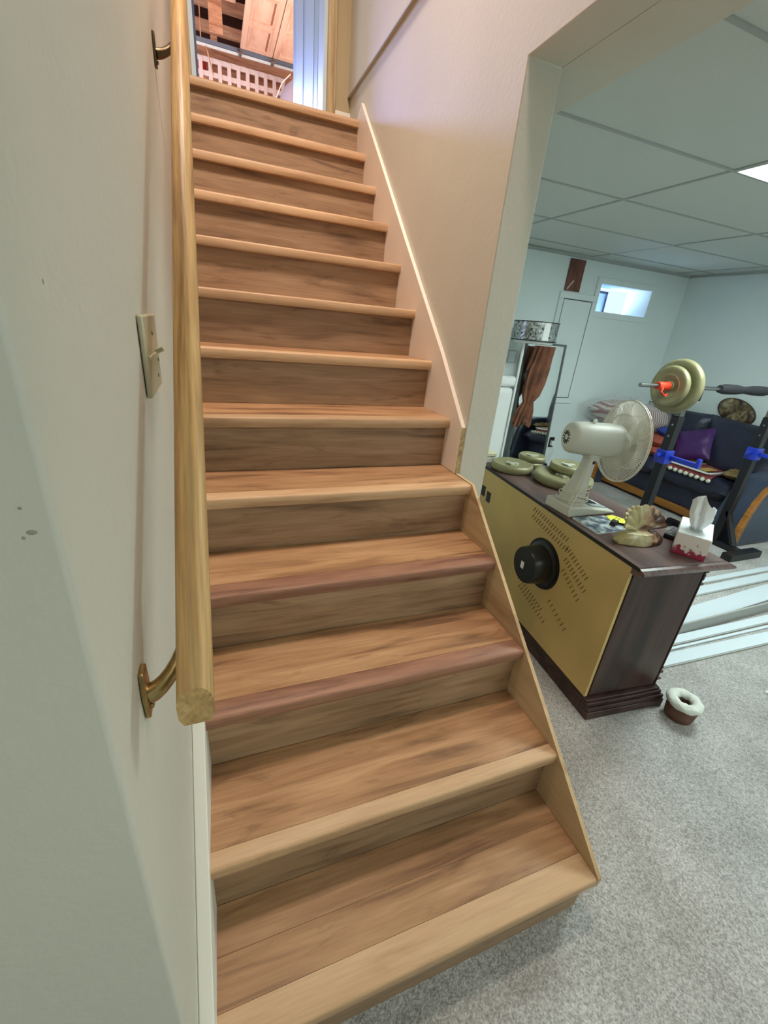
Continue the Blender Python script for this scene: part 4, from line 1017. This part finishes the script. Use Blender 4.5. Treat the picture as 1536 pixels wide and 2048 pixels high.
# joists across the garage above the door
for k, (y, x0, x1) in enumerate(((7.15, -1.6, -.34), (6.55, -1.6, -.34))):
    t = root('ceiling_joist', (-.9, y, 5.0), ('pale joist spanning above the raised door, nearer the wall', 'second pale joist, closer to the doorway')[k], 'joist')
    obj('joist', bx(x0, x1, y, y+.05, 5.0, 5.18), M_pine, t); obj('joist_cap', bx(x0, x1, y-.03, y+.09, 4.98, 5.0), M_gdoor, t)
bm = B(); box(bm, -.66, -.50, 7.3, 7.36, 4.70, 5.1)
t = root('roof_brace', (-.58, 7.3, 4.7), 'short upright timber between the joists', 'timber'); obj('brace', bm, M_pine, t)
# raised garage door
gd = root('garage_door', (.6, 6.9, GZ), 'pale wooden panelled garage door raised under the roof', 'garage door')
for k in range(5):
    x0 = -.27+.43*k
    s_ = obj('door_section', bx(x0, x0+.42, 5.0, 7.66, GZ, GZ+.03), M_gdoor, gd)
    for q in range(4):
        ya, yb_ = 7.56-.62*q-.5, 7.56-.62*q
        bm = B()
        for a in ((x0+.07, x0+.35, ya, ya+.02), (x0+.07, x0+.35, yb_-.02, yb_), (x0+.07, x0+.09, ya+.02, yb_-.02), (x0+.33, x0+.35, ya+.02, yb_-.02)): box(bm, *a, GZ-.012, GZ)
        obj('panel_moulding', bm, M_gdoor, s_)
        obj('recess_shade', box(bx(x0+.09, x0+.33, ya+.02, ya+.040, GZ-.004, GZ), x0+.31, x0+.33, ya+.04, yb_-.02, GZ-.004, GZ), M_recess_shade, s_)  # recess shade laid on as darker strips along two sides
    obj('section_joint', bx(x0+.42, x0+.43, 5.0, 7.66, GZ+.005, GZ+.02), M_gdark, s_)
M_galv = mat('galvanised_steel', (150, 162, 180), .4, .5)
tr = root('door_track', (.3, 7.8, GZ), 'galvanised steel track carrying the raised door', 'track')
bm = B(); box(bm, -.82, 1.8, 7.78, 7.79, GZ-.01, GZ+.045); obj('track_rail', bm, M_galv, tr)
obj('track_lip', bx(-.82, 1.8, 7.77, 7.80, GZ-.03, GZ-.01), M_white, tr)
for x in (-.27, .16, .59):
    bm = B(); box(bm, x-.02, x+.02, 7.66, 7.79, GZ-.045, GZ-.025); box(bm, x-.035, x+.035, 7.66, 7.70, GZ-.03, GZ-.01); bmesh.ops.create_uvsphere(bm, u_segments=10, v_segments=6, radius=.022, matrix=T(x, 7.76, GZ-.03)); obj('roller_bracket', bm, M_steel, tr)
bm = B(); tube(bm, [(-.74, 7.75, 5.9), (-.76, 7.75, 4.78)], .008, 6); tube(bm, [(-.70, 7.78, 4.72), (-.62, 7.95, 4.5)], .008, 6); obj('hanger_rod', bm, M_pine, tr)
rg_ = root('red_bag', (-.80, 8.2, 4.62), 'small red bag hung on the garage framing', 'bag')
bm = B(); cushion(bm, .16, .16, .1, T(-.78, 8.25, 4.66) @ R(PI/2, 'X'), 8, 2.5, .004, 3); obj('bag_body', bm, mat('red_fabric', (220, 70, 80), .7), rg_, smooth=True)
# lattice
M_lat = mat('white_lattice_paint', (240, 214, 206), .6)
la = root('lattice_panel', (-.3, 8.0, 2.56), 'white wooden lattice panel standing by the far garage wall', 'lattice')
for k in range(11):
    x = -.93+.125*k
    obj('slat', bx(x, x+.05, 8.02, 8.03, 3.9, 4.70), M_lat, la)
for k in range(5):
    z = 4.71-.15*k
    obj('slat', bx(-1.0, .38, 8.03, 8.042, z-.055, z), M_lat, la)
lp = obj('lattice_foot', bx(-.99, -.94, 8.02, 8.06, 2.56, 3.9), M_lat, la); obj('lattice_foot', bx(.33, .38, 8.02, 8.06, 2.56, 3.9), M_lat, la)
# grey tub on edge
gt = root('boat_hull', (.42, 7.5, 2.56), 'grey plastic boat hull standing upright in the garage', 'boat')
bm = B(); rg = []
for (z, s) in ((2.56, .9), (3.2, 1.0), (3.8, .98), (4.15, .84), (4.35, .62), (4.47, .36), (4.53, .08)):
    rg.append([bm.verts.new((.36+.05*(1-s)+.24*s*math.cos(a)*(1.1 if math.cos(a) > 0 else .95)-.0, 7.5+.12*s*math.sin(a), z+.02*math.cos(a))) for a in [2*PI*k/20 for k in range(20)]])
for a_, b_ in zip(rg, rg[1:]):
    for k in range(20): bm.faces.new((a_[k], a_[(k+1) % 20], b_[(k+1) % 20], b_[k]))
bm.faces.new(rg[0]); bm.faces.new(list(reversed(rg[-1])))
hu_ = obj('hull', bm, mat('grey_lilac_plastic', (176, 170, 190), .4), gt, smooth=True)
bm = B(); tube(bm, [(.12, 7.42, 4.0), (.14, 7.40, 4.2), (.24, 7.40, 4.42), (.36, 7.41, 4.54)], .007, 6); obj('hull_rim', bm, M_white, gt, smooth=True)
